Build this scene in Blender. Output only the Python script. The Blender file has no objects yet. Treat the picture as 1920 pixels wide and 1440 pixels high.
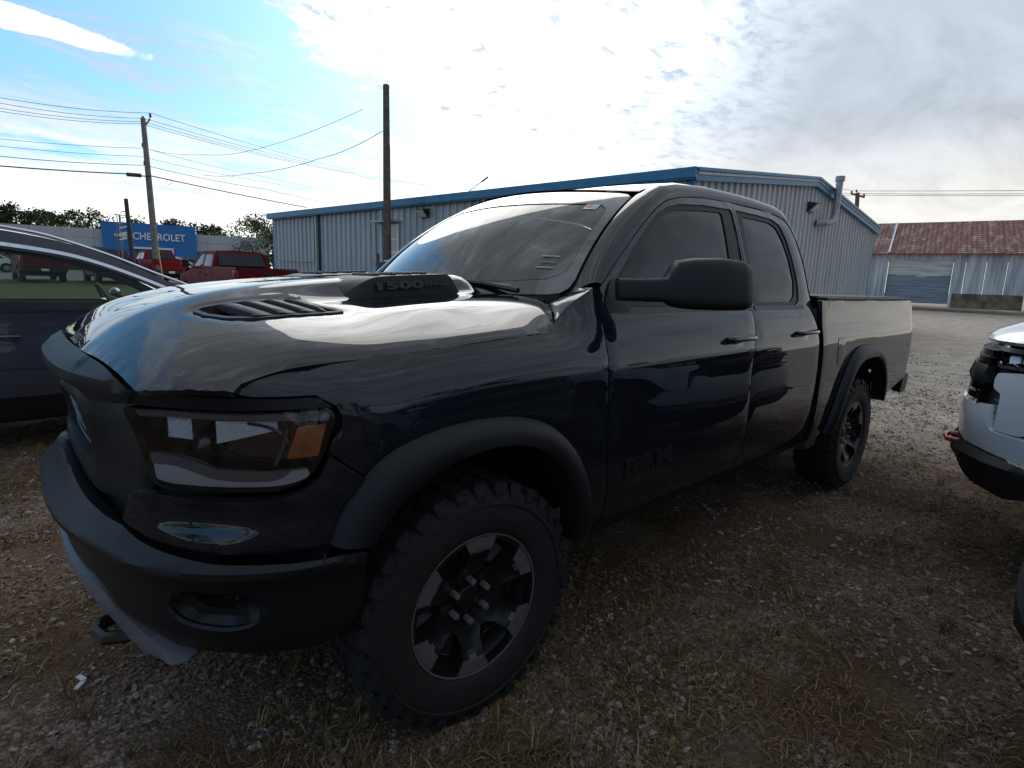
import bpy, math, random
import numpy as np
from mathutils import Vector, Matrix
from mathutils.geometry import delaunay_2d_cdt
random.seed(7); RNG=np.random.default_rng(7)
SC=bpy.context.scene; COL=SC.collection
# ---------------- camera ----------------
CAM=np.array([1.0870,2.2794,1.4591]);YAW,PIT,ROL,FPX=3.96848,-0.181251,0.032499,1061.93
_f=np.array([math.cos(PIT)*math.cos(YAW),math.cos(PIT)*math.sin(YAW),math.sin(PIT)])
_s=np.cross(_f,[0,0,1]);_s/=np.linalg.norm(_s);_u=np.cross(_s,_f)
_s,_u=math.cos(ROL)*_s+math.sin(ROL)*_u,-math.sin(ROL)*_s+math.cos(ROL)*_u
cd=bpy.data.cameras.new('camera');co=bpy.data.objects.new('camera',cd);COL.objects.link(co)
co.matrix_world=Matrix(((_s[0],_u[0],-_f[0],CAM[0]),(_s[1],_u[1],-_f[1],CAM[1]),(_s[2],_u[2],-_f[2],CAM[2]),(0,0,0,1)))
cd.sensor_width=36;cd.lens=FPX/1920*36;cd.clip_start=.02;cd.clip_end=2000;SC.camera=co
# ---------------- exposure ----------------
SC.view_settings.view_transform='Standard';SC.view_settings.look='None';SC.view_settings.gamma=1
SC.view_settings.use_curve_mapping=False;SC.view_settings.exposure=0.72
SC.cycles.use_denoising=True
SC.cycles.max_bounces=8;SC.cycles.transparent_max_bounces=16;SC.cycles.sample_clamp_indirect=6
# ---------------- world: sky and clouds ----------------
SUN_AZ,SUN_EL=math.radians(-131),math.radians(28)
W=bpy.data.worlds.new("World");SC.world=W;W.use_nodes=True
nt=W.node_tree;nt.nodes.clear();N=nt.nodes;L=nt.links
def nd(tree,t,**k):
    n=tree.nodes.new(t)
    for a,v in k.items():
        if a.startswith('i_'):
            n.inputs[int(a[2:])].default_value=v
        else:setattr(n,a,v)
    return n
def mth(tree,op,a,b=None,c=None,clamp=False):
    n=tree.nodes.new('ShaderNodeMath');n.operation=op;n.use_clamp=clamp
    for i,v in enumerate((a,b,c)):
        if v is None:continue
        if isinstance(v,(int,float)):n.inputs[i].default_value=v
        else:tree.links.new(v,n.inputs[i])
    return n.outputs[0]
def ramp(tree,inp,pts):
    r=tree.nodes.new('ShaderNodeValToRGB');e=r.color_ramp.elements
    while len(e)<len(pts):e.new(.5)
    for i,(p,c) in enumerate(pts):
        e[i].position=p;e[i].color=(c,c,c,1) if isinstance(c,(int,float)) else (*c,1)
    tree.links.new(inp,r.inputs[0]);return r.outputs[0]
def mixc(tree,f,a,b,mode='MIX'):
    m=tree.nodes.new('ShaderNodeMix');m.data_type='RGBA';m.blend_type=mode
    for i,v in ((0,f),(6,a),(7,b)):
        if isinstance(v,(int,float)):m.inputs[i].default_value=v
        elif isinstance(v,tuple):m.inputs[i].default_value=(*v,1) if len(v)==3 else v
        else:tree.links.new(v,m.inputs[i])
    return m.outputs[2]
sky=nd(nt,'ShaderNodeTexSky',sky_type='NISHITA',sun_disc=False,sun_elevation=SUN_EL,sun_rotation=math.pi/2-SUN_AZ,air_density=1.0,dust_density=1.2,ozone_density=1.6,altitude=200)
tc=N.new('ShaderNodeTexCoord')
D=tc.outputs['Generated']
sep=N.new('ShaderNodeSeparateXYZ');L.new(D,sep.inputs[0])
X,Y,Z=sep.outputs
zc=mth(nt,'MAXIMUM',Z,0.0)
den=mth(nt,'ADD',zc,.10)
px=mth(nt,'DIVIDE',X,den);py=mth(nt,'DIVIDE',Y,den)
cmb=N.new('ShaderNodeCombineXYZ');L.new(px,cmb.inputs[0]);L.new(py,cmb.inputs[1])
def noi(vec,scale,detail=6,rough=.55,dist=0.,loc=(0,0,0),sc=(1,1,1),rot=0):
    mp=nd(nt,'ShaderNodeMapping');mp.inputs[1].default_value=loc;mp.inputs[2].default_value=(0,0,rot);mp.inputs[3].default_value=sc
    L.new(vec,mp.inputs[0]);n=nd(nt,'ShaderNodeTexNoise');L.new(mp.outputs[0],n.inputs['Vector'])
    n.inputs['Scale'].default_value=scale;n.inputs['Detail'].default_value=detail;n.inputs['Roughness'].default_value=rough;n.inputs['Distortion'].default_value=dist
    return n.outputs[0]
def dotd(v):
    d=nd(nt,'ShaderNodeVectorMath',operation='DOT_PRODUCT');L.new(D,d.inputs[0]);v=Vector(v).normalized();d.inputs[1].default_value=v;return d.outputs['Value']
def pdir(x,y):return tuple(_f+_s*(x-960)/FPX-_u*(y-720)/FPX)
big=noi(cmb.outputs[0],.9,5,.55,.4,loc=(3.1,1.7,0))
fine=noi(cmb.outputs[0],4.5,10,.66,.5,loc=(.4,5.2,0))
mott=noi(cmb.outputs[0],9.0,6,.6,.3,loc=(2.4,1.2,0),sc=(1,1.5,1),rot=.4)
streak=noi(cmb.outputs[0],1.0,9,.62,1.0,loc=(7.0,2.0,0),sc=(1,2.6,1),rot=math.radians(-24))
sd=dotd((math.cos(SUN_AZ)*math.cos(SUN_EL),math.sin(SUN_AZ)*math.cos(SUN_EL),math.sin(SUN_EL)))
# main cloud bank: its ragged edge runs across the sky on the far side of the blue gap
E_=mth(nt,'ADD',py,2.14)
E_=mth(nt,'SUBTRACT',E_,mth(nt,'MULTIPLY',mth(nt,'MAXIMUM',mth(nt,'ADD',px,.95),0.),1.0))
E_=mth(nt,'SUBTRACT',E_,mth(nt,'MULTIPLY',mth(nt,'MAXIMUM',mth(nt,'SUBTRACT',-2.2,px),0.),.10))
E_=mth(nt,'ADD',E_,mth(nt,'MULTIPLY',mth(nt,'SUBTRACT',big,.5),.9))
E_=mth(nt,'ADD',E_,mth(nt,'MULTIPLY',mth(nt,'SUBTRACT',fine,.5),.75))
E_=mth(nt,'SUBTRACT',E_,mth(nt,'MULTIPLY',mth(nt,'SUBTRACT',zc,.60,clamp=True),1.0))
bank=ramp(nt,mth(nt,'MULTIPLY_ADD',E_,1.0,.5,clamp=True),[(.47,0.),(.53,.8),(.62,1.)])
# thin streaks, thicker towards the horizon
st_=mth(nt,'ADD',mth(nt,'MULTIPLY',streak,.8),mth(nt,'MULTIPLY',fine,.25))
st_=mth(nt,'ADD',st_,mth(nt,'MULTIPLY',mth(nt,'SUBTRACT',.26,zc,clamp=True),1.05))
cirr=ramp(nt,mth(nt,'ADD',mth(nt,'SUBTRACT',st_,mth(nt,'MULTIPLY',mth(nt,'SUBTRACT',zc,.20,clamp=True),.55)),mth(nt,'MULTIPLY',mth(nt,'SUBTRACT',zc,.38,clamp=True),1.25)),[(.49,.0),(.60,.5),(.76,.92)])
# separate lens-shaped cloud
ea=mth(nt,'DIVIDE',mth(nt,'ADD',px,.06),.46);eb=mth(nt,'DIVIDE',mth(nt,'ADD',mth(nt,'MULTIPLY_ADD',px,-.10,py),2.45),.10)
el=mth(nt,'ADD',mth(nt,'MULTIPLY',ea,ea),mth(nt,'MULTIPLY',eb,eb));el=mth(nt,'ADD',el,mth(nt,'MULTIPLY',mth(nt,'SUBTRACT',fine,.5),2.2))
lens=ramp(nt,mth(nt,'MULTIPLY',el,.5,clamp=True),[(.38,1.),(.52,0.)])
dens=mth(nt,'MAXIMUM',mth(nt,'MAXIMUM',bank,cirr),lens)
# brightness: glare of the hidden sun through the bank, grey further off, pale near the horizon
gl=ramp(nt,mth(nt,'MULTIPLY_ADD',sd,5.0,-4.0,clamp=True),[(.40,0.),(.66,.14),(.84,.46),(1.,1.)])
mo=ramp(nt,mth(nt,'ADD',mth(nt,'MULTIPLY',mott,.6),mth(nt,'MULTIPLY',fine,.4)),[(.40,1.05),(.50,.80),(.61,.12)])
soft=ramp(nt,mth(nt,'ADD',mth(nt,'MULTIPLY',big,.45),mth(nt,'MULTIPLY',streak,.55)),[(.38,1.16),(.50,1.0),(.62,.80)])
sun_=mth(nt,'MULTIPLY',gl,mo)
face=ramp(nt,mth(nt,'MULTIPLY_ADD',sd,.5,.5),[(.20,.29),(.75,.42)])
cb=mth(nt,'MULTIPLY_ADD',sun_,1.7,mth(nt,'MULTIPLY',soft,face))
ovh=noi(cmb.outputs[0],2.2,8,.65,.9,loc=(1.0,6.0,0),sc=(1,2.8,1),rot=math.radians(35))
zz=mth(nt,'MULTIPLY',mth(nt,'SUBTRACT',zc,.42),5.0,clamp=True)
stk=mth(nt,'ADD',mth(nt,'MULTIPLY',mth(nt,'SUBTRACT',ramp(nt,ovh,[(.40,.78),(.52,.98),(.66,1.40)]),1.0),zz),1.0)
cb=mth(nt,'MULTIPLY',cb,stk)
hz=mth(nt,'SUBTRACT',.24,zc,clamp=True)
cb=mth(nt,'ADD',cb,mth(nt,'MULTIPLY',mth(nt,'MULTIPLY',hz,mth(nt,'POWER',mth(nt,'MULTIPLY_ADD',sd,.5,.5),1.8)),1.9))
cb=mth(nt,'ADD',cb,mth(nt,'MULTIPLY',lens,.6))
cb=mth(nt,'ADD',cb,mth(nt,'MULTIPLY',mth(nt,'MULTIPLY',cirr,mth(nt,'SUBTRACT',1.0,bank)),.22))
horiz=ramp(nt,zc,[(0.,(1.,.94,.84)),(.14,(.97,.965,.94)),(.26,(.82,.93,1.08)),(.6,(.86,.95,1.04))])
ccol=nd(nt,'ShaderNodeVectorMath',operation='SCALE');L.new(horiz,ccol.inputs[0]);L.new(cb,ccol.inputs['Scale'])
skt=mixc(nt,1.0,sky.outputs[0],(.74,1.02,1.16),'MULTIPLY')
skt=mixc(nt,.6,skt,(1.05,2.9,5.3))
skc=nd(nt,'ShaderNodeVectorMath',operation='SCALE');L.new(skt,skc.inputs[0]);skc.inputs['Scale'].default_value=.115
bt_=mixc(nt,1.0,ccol.outputs[0],ramp(nt,mth(nt,'MULTIPLY_ADD',sd,.5,.5),[(.35,(.86,.95,1.12)),(.80,(1.,1.,1.))]),'MULTIPLY')
mx=mixc(nt,dens,skc.outputs[0],bt_)
bg=N.new('ShaderNodeBackground');L.new(mx,bg.inputs[0]);bg.inputs[1].default_value=1.0
wo=N.new('ShaderNodeOutputWorld');L.new(bg.outputs[0],wo.inputs[0])
# ---------------- sun behind thin cloud ----------------
sl=bpy.data.lights.new('sun','SUN');sl.energy=0.6;sl.angle=math.radians(42);sl.color=(1,.94,.86)
so=bpy.data.objects.new('sun',sl);COL.objects.link(so)
sv=Vector((math.cos(SUN_AZ)*math.cos(SUN_EL),math.sin(SUN_AZ)*math.cos(SUN_EL),math.sin(SUN_EL)))
so.rotation_euler=sv.to_track_quat('Z','Y').to_euler();so.location=(0,0,20)
# ---------------- materials ----------------
def mat(name,col=(.5,.5,.5),rough=.5,metal=0.,coat=0.,nscale=0,namp=0.,bump=0.,bscale=200,spec=.5,trans=0,ior=1.5,alpha=1,emis=None,coatr=.03,bdist=.002):
    m=bpy.data.materials.new(name);m.use_nodes=True;t=m.node_tree;b=t.nodes['Principled BSDF']
    b.inputs['Base Color'].default_value=(*col,1);b.inputs['Roughness'].default_value=rough;b.inputs['Metallic'].default_value=metal
    b.inputs['Coat Weight'].default_value=coat;b.inputs['Coat Roughness'].default_value=coatr;b.inputs['Specular IOR Level'].default_value=spec
    b.inputs['IOR'].default_value=ior;b.inputs['Alpha'].default_value=alpha
    if trans:b.inputs['Transmission Weight'].default_value=trans
    c=t.nodes.new('ShaderNodeTexCoord')
    if nscale:
        n=nd(t,'ShaderNodeTexNoise');t.links.new(c.outputs['Object'],n.inputs['Vector']);n.inputs['Scale'].default_value=nscale;n.inputs['Detail'].default_value=6
        lo=tuple(x*(1-namp) for x in col);hi=tuple(min(1,x*(1+namp)) for x in col)
        t.links.new(ramp(t,n.outputs[0],[(.32,lo),(.68,hi)]),b.inputs['Base Color'])
    if bump:
        n=nd(t,'ShaderNodeTexNoise');t.links.new(c.outputs['Object'],n.inputs['Vector']);n.inputs['Scale'].default_value=bscale;n.inputs['Detail'].default_value=3
        bp=nd(t,'ShaderNodeBump');bp.inputs['Strength'].default_value=bump;bp.inputs['Distance'].default_value=bdist;t.links.new(n.outputs[0],bp.inputs['Height']);t.links.new(bp.outputs[0],b.inputs['Normal'])
    if emis:b.inputs['Emission Color'].default_value=(*emis[0],1);b.inputs['Emission Strength'].default_value=emis[1]
    return m
def glassmat(name,tint,refl=.05,rough=.01,mul=1.0):
    m=bpy.data.materials.new(name);m.use_nodes=True;t=m.node_tree;t.nodes.clear()
    o=t.nodes.new('ShaderNodeOutputMaterial');g=nd(t,'ShaderNodeBsdfGlossy');g.inputs['Roughness'].default_value=rough
    tr=nd(t,'ShaderNodeBsdfTransparent');tr.inputs[0].default_value=(*tint,1)
    fr=nd(t,'ShaderNodeFresnel');fr.inputs[0].default_value=1.5;mx=nd(t,'ShaderNodeMixShader')
    f=mth(t,'MULTIPLY_ADD',fr.outputs[0],mul,refl,clamp=True)
    t.links.new(f,mx.inputs[0]);t.links.new(tr.outputs[0],mx.inputs[1]);t.links.new(g.outputs[0],mx.inputs[2]);t.links.new(mx.outputs[0],o.inputs[0]);return m
M={}
M['paint']=mat('truck_paint',(.0095,.011,.0155),.8,.0,1.0,spec=0.,coatr=.012,nscale=220,namp=.35)
M['plastic']=mat('textured_black_plastic',(.0085,.009,.011),.48,0,0,bump=.3,bscale=700,spec=.26)
M['badge']=mat('badge_grey',(.012,.012,.013),.35)
M['letter']=mat('letter_black',(.010,.010,.011),.32,spec=.35)
M['slat']=mat('vent_slat_grey',(.045,.044,.044),.55,bump=.3,bscale=700)
M['plastic2']=mat('bumper_graphite',(.0075,.008,.0095),.42,0,.0,bump=.3,bscale=900,spec=.3)
M['black']=mat('satin_black',(.008,.008,.009),.45)
M['gloss']=mat('gloss_black',(.005,.005,.006),.08,0,.5)
M['rubber']=mat('tyre_rubber',(.0068,.0066,.0066),.8,nscale=30,namp=.35,bump=.2,bscale=120)
M['rimblack']=mat('rim_black',(.006,.006,.007),.42,.0,.0,spec=.35)
M['machined']=mat('machined_alloy',(.095,.087,.083),.5,.1,nscale=60,namp=.15)
M['chrome']=mat('chrome',(.75,.76,.78),.12,1.)
M['nut']=mat('lug_nut_steel',(.30,.30,.30),.3,.7)
M['silver']=mat('skid_silver',(.22,.22,.24),.42,.5,nscale=40,namp=.1)
M['amber']=mat('amber_lens',(.42,.11,.015),.25,0,.5,nscale=30,namp=.3)
M['drl']=mat('light_guide',(.52,.53,.55),.35,0,.4)
M['lampgrey']=mat('lamp_bezel_grey',(.14,.14,.15),.4,.1,.3)
M['reflector']=mat('lamp_reflector',(.92,.94,.97),.3,.0,.6)  # white base colour stands in for bright sky mirrored by chrome optics
M['lens']=glassmat('clear_lens',(.93,.94,.95),.02,.02)
M['windshield']=glassmat('windshield_glass',(.45,.63,.57),.055,.01,1.25)
M['tint']=glassmat('tinted_glass',(.035,.04,.045),.0,.006,1.0)
M['suvglass']=glassmat('green_glass',(.70,.80,.72),.0,.01,.6)
M['darkglass']=mat('privacy_glass',(.006,.007,.009),.12,spec=.35)
M['band']=mat('windshield_band',(.012,.013,.016),.05,0,1.)
M['red_lens']=mat('red_lens',(.35,.012,.012),.15,0,.6)
M['interior']=mat('cabin_dark',(.07,.08,.08),.8)
M['seat']=mat('seat_cloth',(.03,.03,.032),.9,nscale=50,namp=.3)
M['sticker']=mat('sticker_white',(.62,.70,.66),.5)
M['sticker_red']=mat('sticker_red',(.6,.10,.10),.5)
M['under']=mat('underbody',(.012,.011,.01),.9)
# ---------------- object helpers ----------------
def newmesh(name,verts,faces,m,parent=None,smooth=True,ang=38,mats=None,mi=None,**props):
    me=bpy.data.meshes.new(name)
    me.from_pydata([tuple(map(float,v)) for v in verts],[],[tuple(f) for f in faces]);me.validate()
    for q in (mats or [m]):me.materials.append(q)
    if mi is not None and len(mi)==len(me.polygons):me.polygons.foreach_set('material_index',np.array(mi,dtype=np.int32))
    if smooth:
        me.polygons.foreach_set('use_smooth',[True]*len(me.polygons));me.set_sharp_from_angle(angle=math.radians(ang))
    o=bpy.data.objects.new(name,me);COL.objects.link(o)
    if parent:o.parent=parent
    for k,v in props.items():o[k]=v
    return o
def fastmesh(name,V,F,m,parent=None,smooth=False,attr=None,mats=None,mi=None,**props):
    """V (n,3) array, F (m,3|4) array"""
    me=bpy.data.meshes.new(name);k=F.shape[1]
    me.vertices.add(len(V));me.vertices.foreach_set('co',V.astype(np.float32).ravel())
    me.loops.add(F.size);me.loops.foreach_set('vertex_index',F.astype(np.int32).ravel())
    me.polygons.add(len(F));me.polygons.foreach_set('loop_start',np.arange(0,F.size,k,dtype=np.int32))
    for q in (mats or [m]):me.materials.append(q)
    if mi is not None:me.polygons.foreach_set('material_index',mi.astype(np.int32))
    me.polygons.foreach_set('use_smooth',np.full(len(F),smooth));me.update(calc_edges=True)
    if attr is not None:
        a=me.color_attributes.new('tone','FLOAT_COLOR','POINT');a.data.foreach_set('color',attr.astype(np.float32).ravel())
    o=bpy.data.objects.new(name,me);COL.objects.link(o)
    if parent:o.parent=parent
    for q,v in props.items():o[q]=v
    return o
def thing(name,label,cat,loc=(0,0,0),rz=0,group=None):
    o=bpy.data.objects.new(name,None);COL.objects.link(o);o.location=loc;o.rotation_euler=(0,0,rz);o.empty_display_size=.2
    o['label']=label;o['category']=cat
    if group:o['group']=group
    return o
def tag(o,label,cat,group=None):
    o['label']=label;o['category']=cat
    if group:o['group']=group
    return o
def copy_tree(o,parent=None):
    c=o.copy();COL.objects.link(c);c.parent=parent
    for ch in [x for x in bpy.data.objects if x.parent==o]:copy_tree(ch,c)
    return c
class MB:
    def __init__(s):s.v=[];s.f=[]
    def box(s,x0,x1,y0,y1,z0,z1,R=None,bev=0):
        b=len(s.v);x0,x1=sorted((x0,x1));y0,y1=sorted((y0,y1));z0,z1=sorted((z0,z1))
        P=[(x,y,z) for x in(x0,x1) for y in(y0,y1) for z in(z0,z1)]
        if R is not None:P=[tuple(R(p)) for p in P]
        s.v+=P;s.f+=[tuple(b+i for i in q) for q in((0,1,3,2),(4,6,7,5),(0,4,5,1),(2,3,7,6),(0,2,6,4),(1,5,7,3))];return s
    def tube(s,pts,r,n=8,cap=True,flat=1.0):
        b=len(s.v);P=[Vector(p) for p in pts];m=len(P)
        rs=r if isinstance(r,(list,tuple)) else [r]*m
        up=None
        for i,p in enumerate(P):
            t=(P[min(i+1,m-1)]-P[max(i-1,0)]).normalized()
            if up is None:up=Vector((0,0,1)) if abs(t.z)<.95 else Vector((1,0,0))
            a=t.cross(up).normalized();c=a.cross(t).normalized();up=c
            for k in range(n):
                q=2*math.pi*k/n;s.v.append(tuple(p+a*math.cos(q)*rs[i]+c*math.sin(q)*rs[i]*flat))
        for i in range(m-1):
            for k in range(n):
                s.f.append((b+i*n+k,b+i*n+(k+1)%n,b+(i+1)*n+(k+1)%n,b+(i+1)*n+k))
        if cap:s.f.append(tuple(b+k for k in range(n))[::-1]);s.f.append(tuple(b+(m-1)*n+k for k in range(n)))
        return s
    def grid(s,f,nu,nv,closeu=False):
        b=len(s.v)
        for i in range(nu+(0 if closeu else 1)):
            for j in range(nv+1):s.v.append(tuple(f(i/nu,j/nv)))
        R=nu if closeu else nu+1
        for i in range(nu):
            for j in range(nv):
                i2=(i+1)%R;s.f.append((b+i*(nv+1)+j,b+i2*(nv+1)+j,b+i2*(nv+1)+j+1,b+i*(nv+1)+j+1))
        return s
    def lathe(s,prof,n,ax):
        """prof list of (r,h); ax(r cos, r sin, h)->xyz"""
        b=len(s.v);k=len(prof)
        for i in range(n):
            a=2*math.pi*i/n
            for r,h in prof:s.v.append(tuple(ax(r*math.cos(a),r*math.sin(a),h)))
        for i in range(n):
            for j in range(k-1):s.f.append((b+i*k+j,b+((i+1)%n)*k+j,b+((i+1)%n)*k+j+1,b+i*k+j+1))
        return s
    def prism(s,poly,f0,f1):
        b=len(s.v);n=len(poly)
        s.v+=[tuple(f0(*p)) for p in poly]+[tuple(f1(*p)) for p in poly]
        s.f.append(tuple(b+i for i in range(n)));s.f.append(tuple(b+n+i for i in range(n))[::-1])
        for i in range(n):s.f.append((b+i,b+(i+1)%n,b+n+(i+1)%n,b+n+i)[::-1])
        return s
    def build(s,name,m,parent=None,smooth=True,ang=38,**p):return newmesh(name,s.v,s.f,m,parent,smooth,ang,**p)
def bevel(o,w=.01,seg=2):
    b=o.modifiers.new('bevel','BEVEL');b.width=w;b.segments=seg;b.limit_method='ANGLE';b.angle_limit=math.radians(40);return o
def inpoly(P,x,y):
    c=False;n=len(P);j=n-1
    for i in range(n):
        xi,yi=P[i];xj,yj=P[j]
        if (yi>y)!=(yj>y) and x<(xj-xi)*(y-yi)/(yj-yi+1e-12)+xi:c=not c
        j=i
    return c
def crv(pts,n=5):
    """open catmull-rom"""
    P=np.array(pts,float);out=[]
    for i in range(len(P)-1):
        p0=P[i-1] if i else 2*P[0]-P[1];p1=P[i];p2=P[i+1];p3=P[i+2] if i+2<len(P) else 2*P[-1]-P[-2]
        for k in range(n):
            t=k/n;out.append(tuple(.5*((2*p1)+(-p0+p2)*t+(2*p0-5*p1+4*p2-p3)*t*t+(-p0+3*p1-3*p2+p3)*t**3)))
    out.append(tuple(P[-1]));return out
def rnd(P,r=.01,n=3):
    """fillet sharp corners of a closed polygon"""
    out=[];m=len(P)
    for i in range(m):
        a,b,c=np.array(P[i-1],float),np.array(P[i],float),np.array(P[(i+1)%m],float)
        u,v=a-b,c-b;lu,lv=np.linalg.norm(u),np.linalg.norm(v)
        if lu<1e-6 or lv<1e-6:continue
        ca=np.dot(u,v)/lu/lv
        if ca<-.9:out.append(tuple(b));continue
        q=min(r,lu*.45,lv*.45);p0=b+u/lu*q;p2=b+v/lv*q
        for k in range(n+1):
            t=k/n;out.append(tuple((1-t)**2*p0+2*t*(1-t)*b+t*t*p2))
    return out
def densify(P,h):
    out=[];m=len(P)
    for i in range(m):
        a,b=P[i],P[(i+1)%m];d=math.hypot(b[0]-a[0],b[1]-a[1])
        if d<1e-5:continue
        k=max(1,int(math.ceil(d/h)))
        for j in range(k):out.append((a[0]+(b[0]-a[0])*j/k,a[1]+(b[1]-a[1])*j/k))
    return out
def tri_region(outline,h,holes=()):
    O=densify(outline,h);HL=[densify(q,h) for q in holes]
    pts=list(O);edges=[(i,(i+1)%len(O)) for i in range(len(O))]
    for q in HL:
        b=len(pts);pts+=q;edges+=[(b+i,b+(i+1)%len(q)) for i in range(len(q))]
    B=np.array(pts);xs=[p[0] for p in O];ys=[p[1] for p in O]
    gx=np.arange(min(xs)+h*.5,max(xs),h);gy=np.arange(min(ys)+h*.5,max(ys),h*.87)
    for j,y in enumerate(gy):
        for x in gx:
            x2=x+(h*.5 if j%2 else 0)
            if ((B[:,0]-x2)**2+(B[:,1]-y)**2).min()<(h*.5)**2:continue
            if not inpoly(O,x2,y) or any(inpoly(q,x2,y) for q in HL):continue
            pts.append((x2,y))
    V,_,F,_,_,_=delaunay_2d_cdt([Vector(p) for p in pts],edges,[],0,1e-6)
    out=[]
    for f in F:
        cx=sum(V[i].x for i in f)/3;cy=sum(V[i].y for i in f)/3
        if inpoly(O,cx,cy) and not any(inpoly(q,cx,cy) for q in HL):out.append(f)
    return [(v.x,v.y) for v in V],out
def panel(name,outline,f,m,parent=None,h=.04,holes=(),depth=.015,flip=False,rim=.0025,**props):
    """a sheet cut to an outline in (u,v), laid on the surface f(u,v), with a folded rim"""
    uv,F=tri_region(outline,h,holes)
    V=[np.array(f(u,v),float) for u,v in uv];e=1e-3
    # orient outwards from the body's centre line
    sgn=0.
    for t in F[::max(1,len(F)//40)]:
        a,b,c=V[t[0]],V[t[1]],V[t[2]];m_=(a+b+c)/3;nn=np.cross(b-a,c-a);ref=np.array([min(.2,max(-3.5,m_[0])),0,.7]);nn_=np.linalg.norm(nn)
        if nn_>0:sgn+=float(nn@(m_-ref))/nn_
    flip=sgn<0
    cnt={}
    for t in F:
        for a,b in ((t[0],t[1]),(t[1],t[2]),(t[2],t[0])):cnt.setdefault((min(a,b),max(a,b)),[]).append((a,b))
    bnd=[v[0] for v in cnt.values() if len(v)==1]
    t0=F[0];uvs=1. if ((uv[t0[1]][0]-uv[t0[0]][0])*(uv[t0[2]][1]-uv[t0[0]][1])-(uv[t0[1]][1]-uv[t0[0]][1])*(uv[t0[2]][0]-uv[t0[0]][0]))>0 else -1.
    sg=-1. if flip else 1.
    nrm={}
    for a,b in bnd:
        for i in(a,b):
            if i not in nrm:
                u,v=uv[i];n=np.cross(np.array(f(u+e,v))-V[i],np.array(f(u,v+e))-V[i]);n/=np.linalg.norm(n)+1e-12;nrm[i]=n*uvs*sg
    idx={};V2=list(V)
    for i,n in nrm.items():
        idx[i]=len(V2);V2.append(V[i]-n*depth);V2[i]=V[i]-n*rim
    fs=[tuple(t) if not flip else tuple(t[::-1]) for t in F]
    for a,b in bnd:
        q=(a,idx[a],idx[b],b)
        fs.append(q if not flip else q[::-1])
    return newmesh(name,V2,fs,m,parent,True,32,**props)
def mirror_y(o,parent=None,name=None):
    me=o.data.copy();n=len(me.vertices);c=np.empty(n*3,np.float32);me.vertices.foreach_get('co',c);c=c.reshape(-1,3);c[:,1]*=-1
    me.vertices.foreach_set('co',c.ravel());me.flip_normals()
    r=bpy.data.objects.new(name or o.name.split('.')[0],me);COL.objects.link(r);r.parent=parent if parent is not None else o.parent
    return r
def text_mesh(s,size,depth,name='tmp',bold=0):
    cu=bpy.data.curves.new(name,'FONT');cu.body=s;cu.size=size;cu.extrude=depth/2;cu.offset=bold;cu.align_x='CENTER';cu.align_y='CENTER';cu.resolution_u=3
    o=bpy.data.objects.new(name,cu);COL.objects.link(o);dg=bpy.context.evaluated_depsgraph_get();me=bpy.data.meshes.new_from_object(o.evaluated_get(dg))
    V=np.array([v.co[:] for v in me.vertices]);F=[tuple(p.vertices) for p in me.polygons];bpy.data.objects.remove(o);bpy.data.curves.remove(cu);bpy.data.meshes.remove(me)
    return V,F
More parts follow.
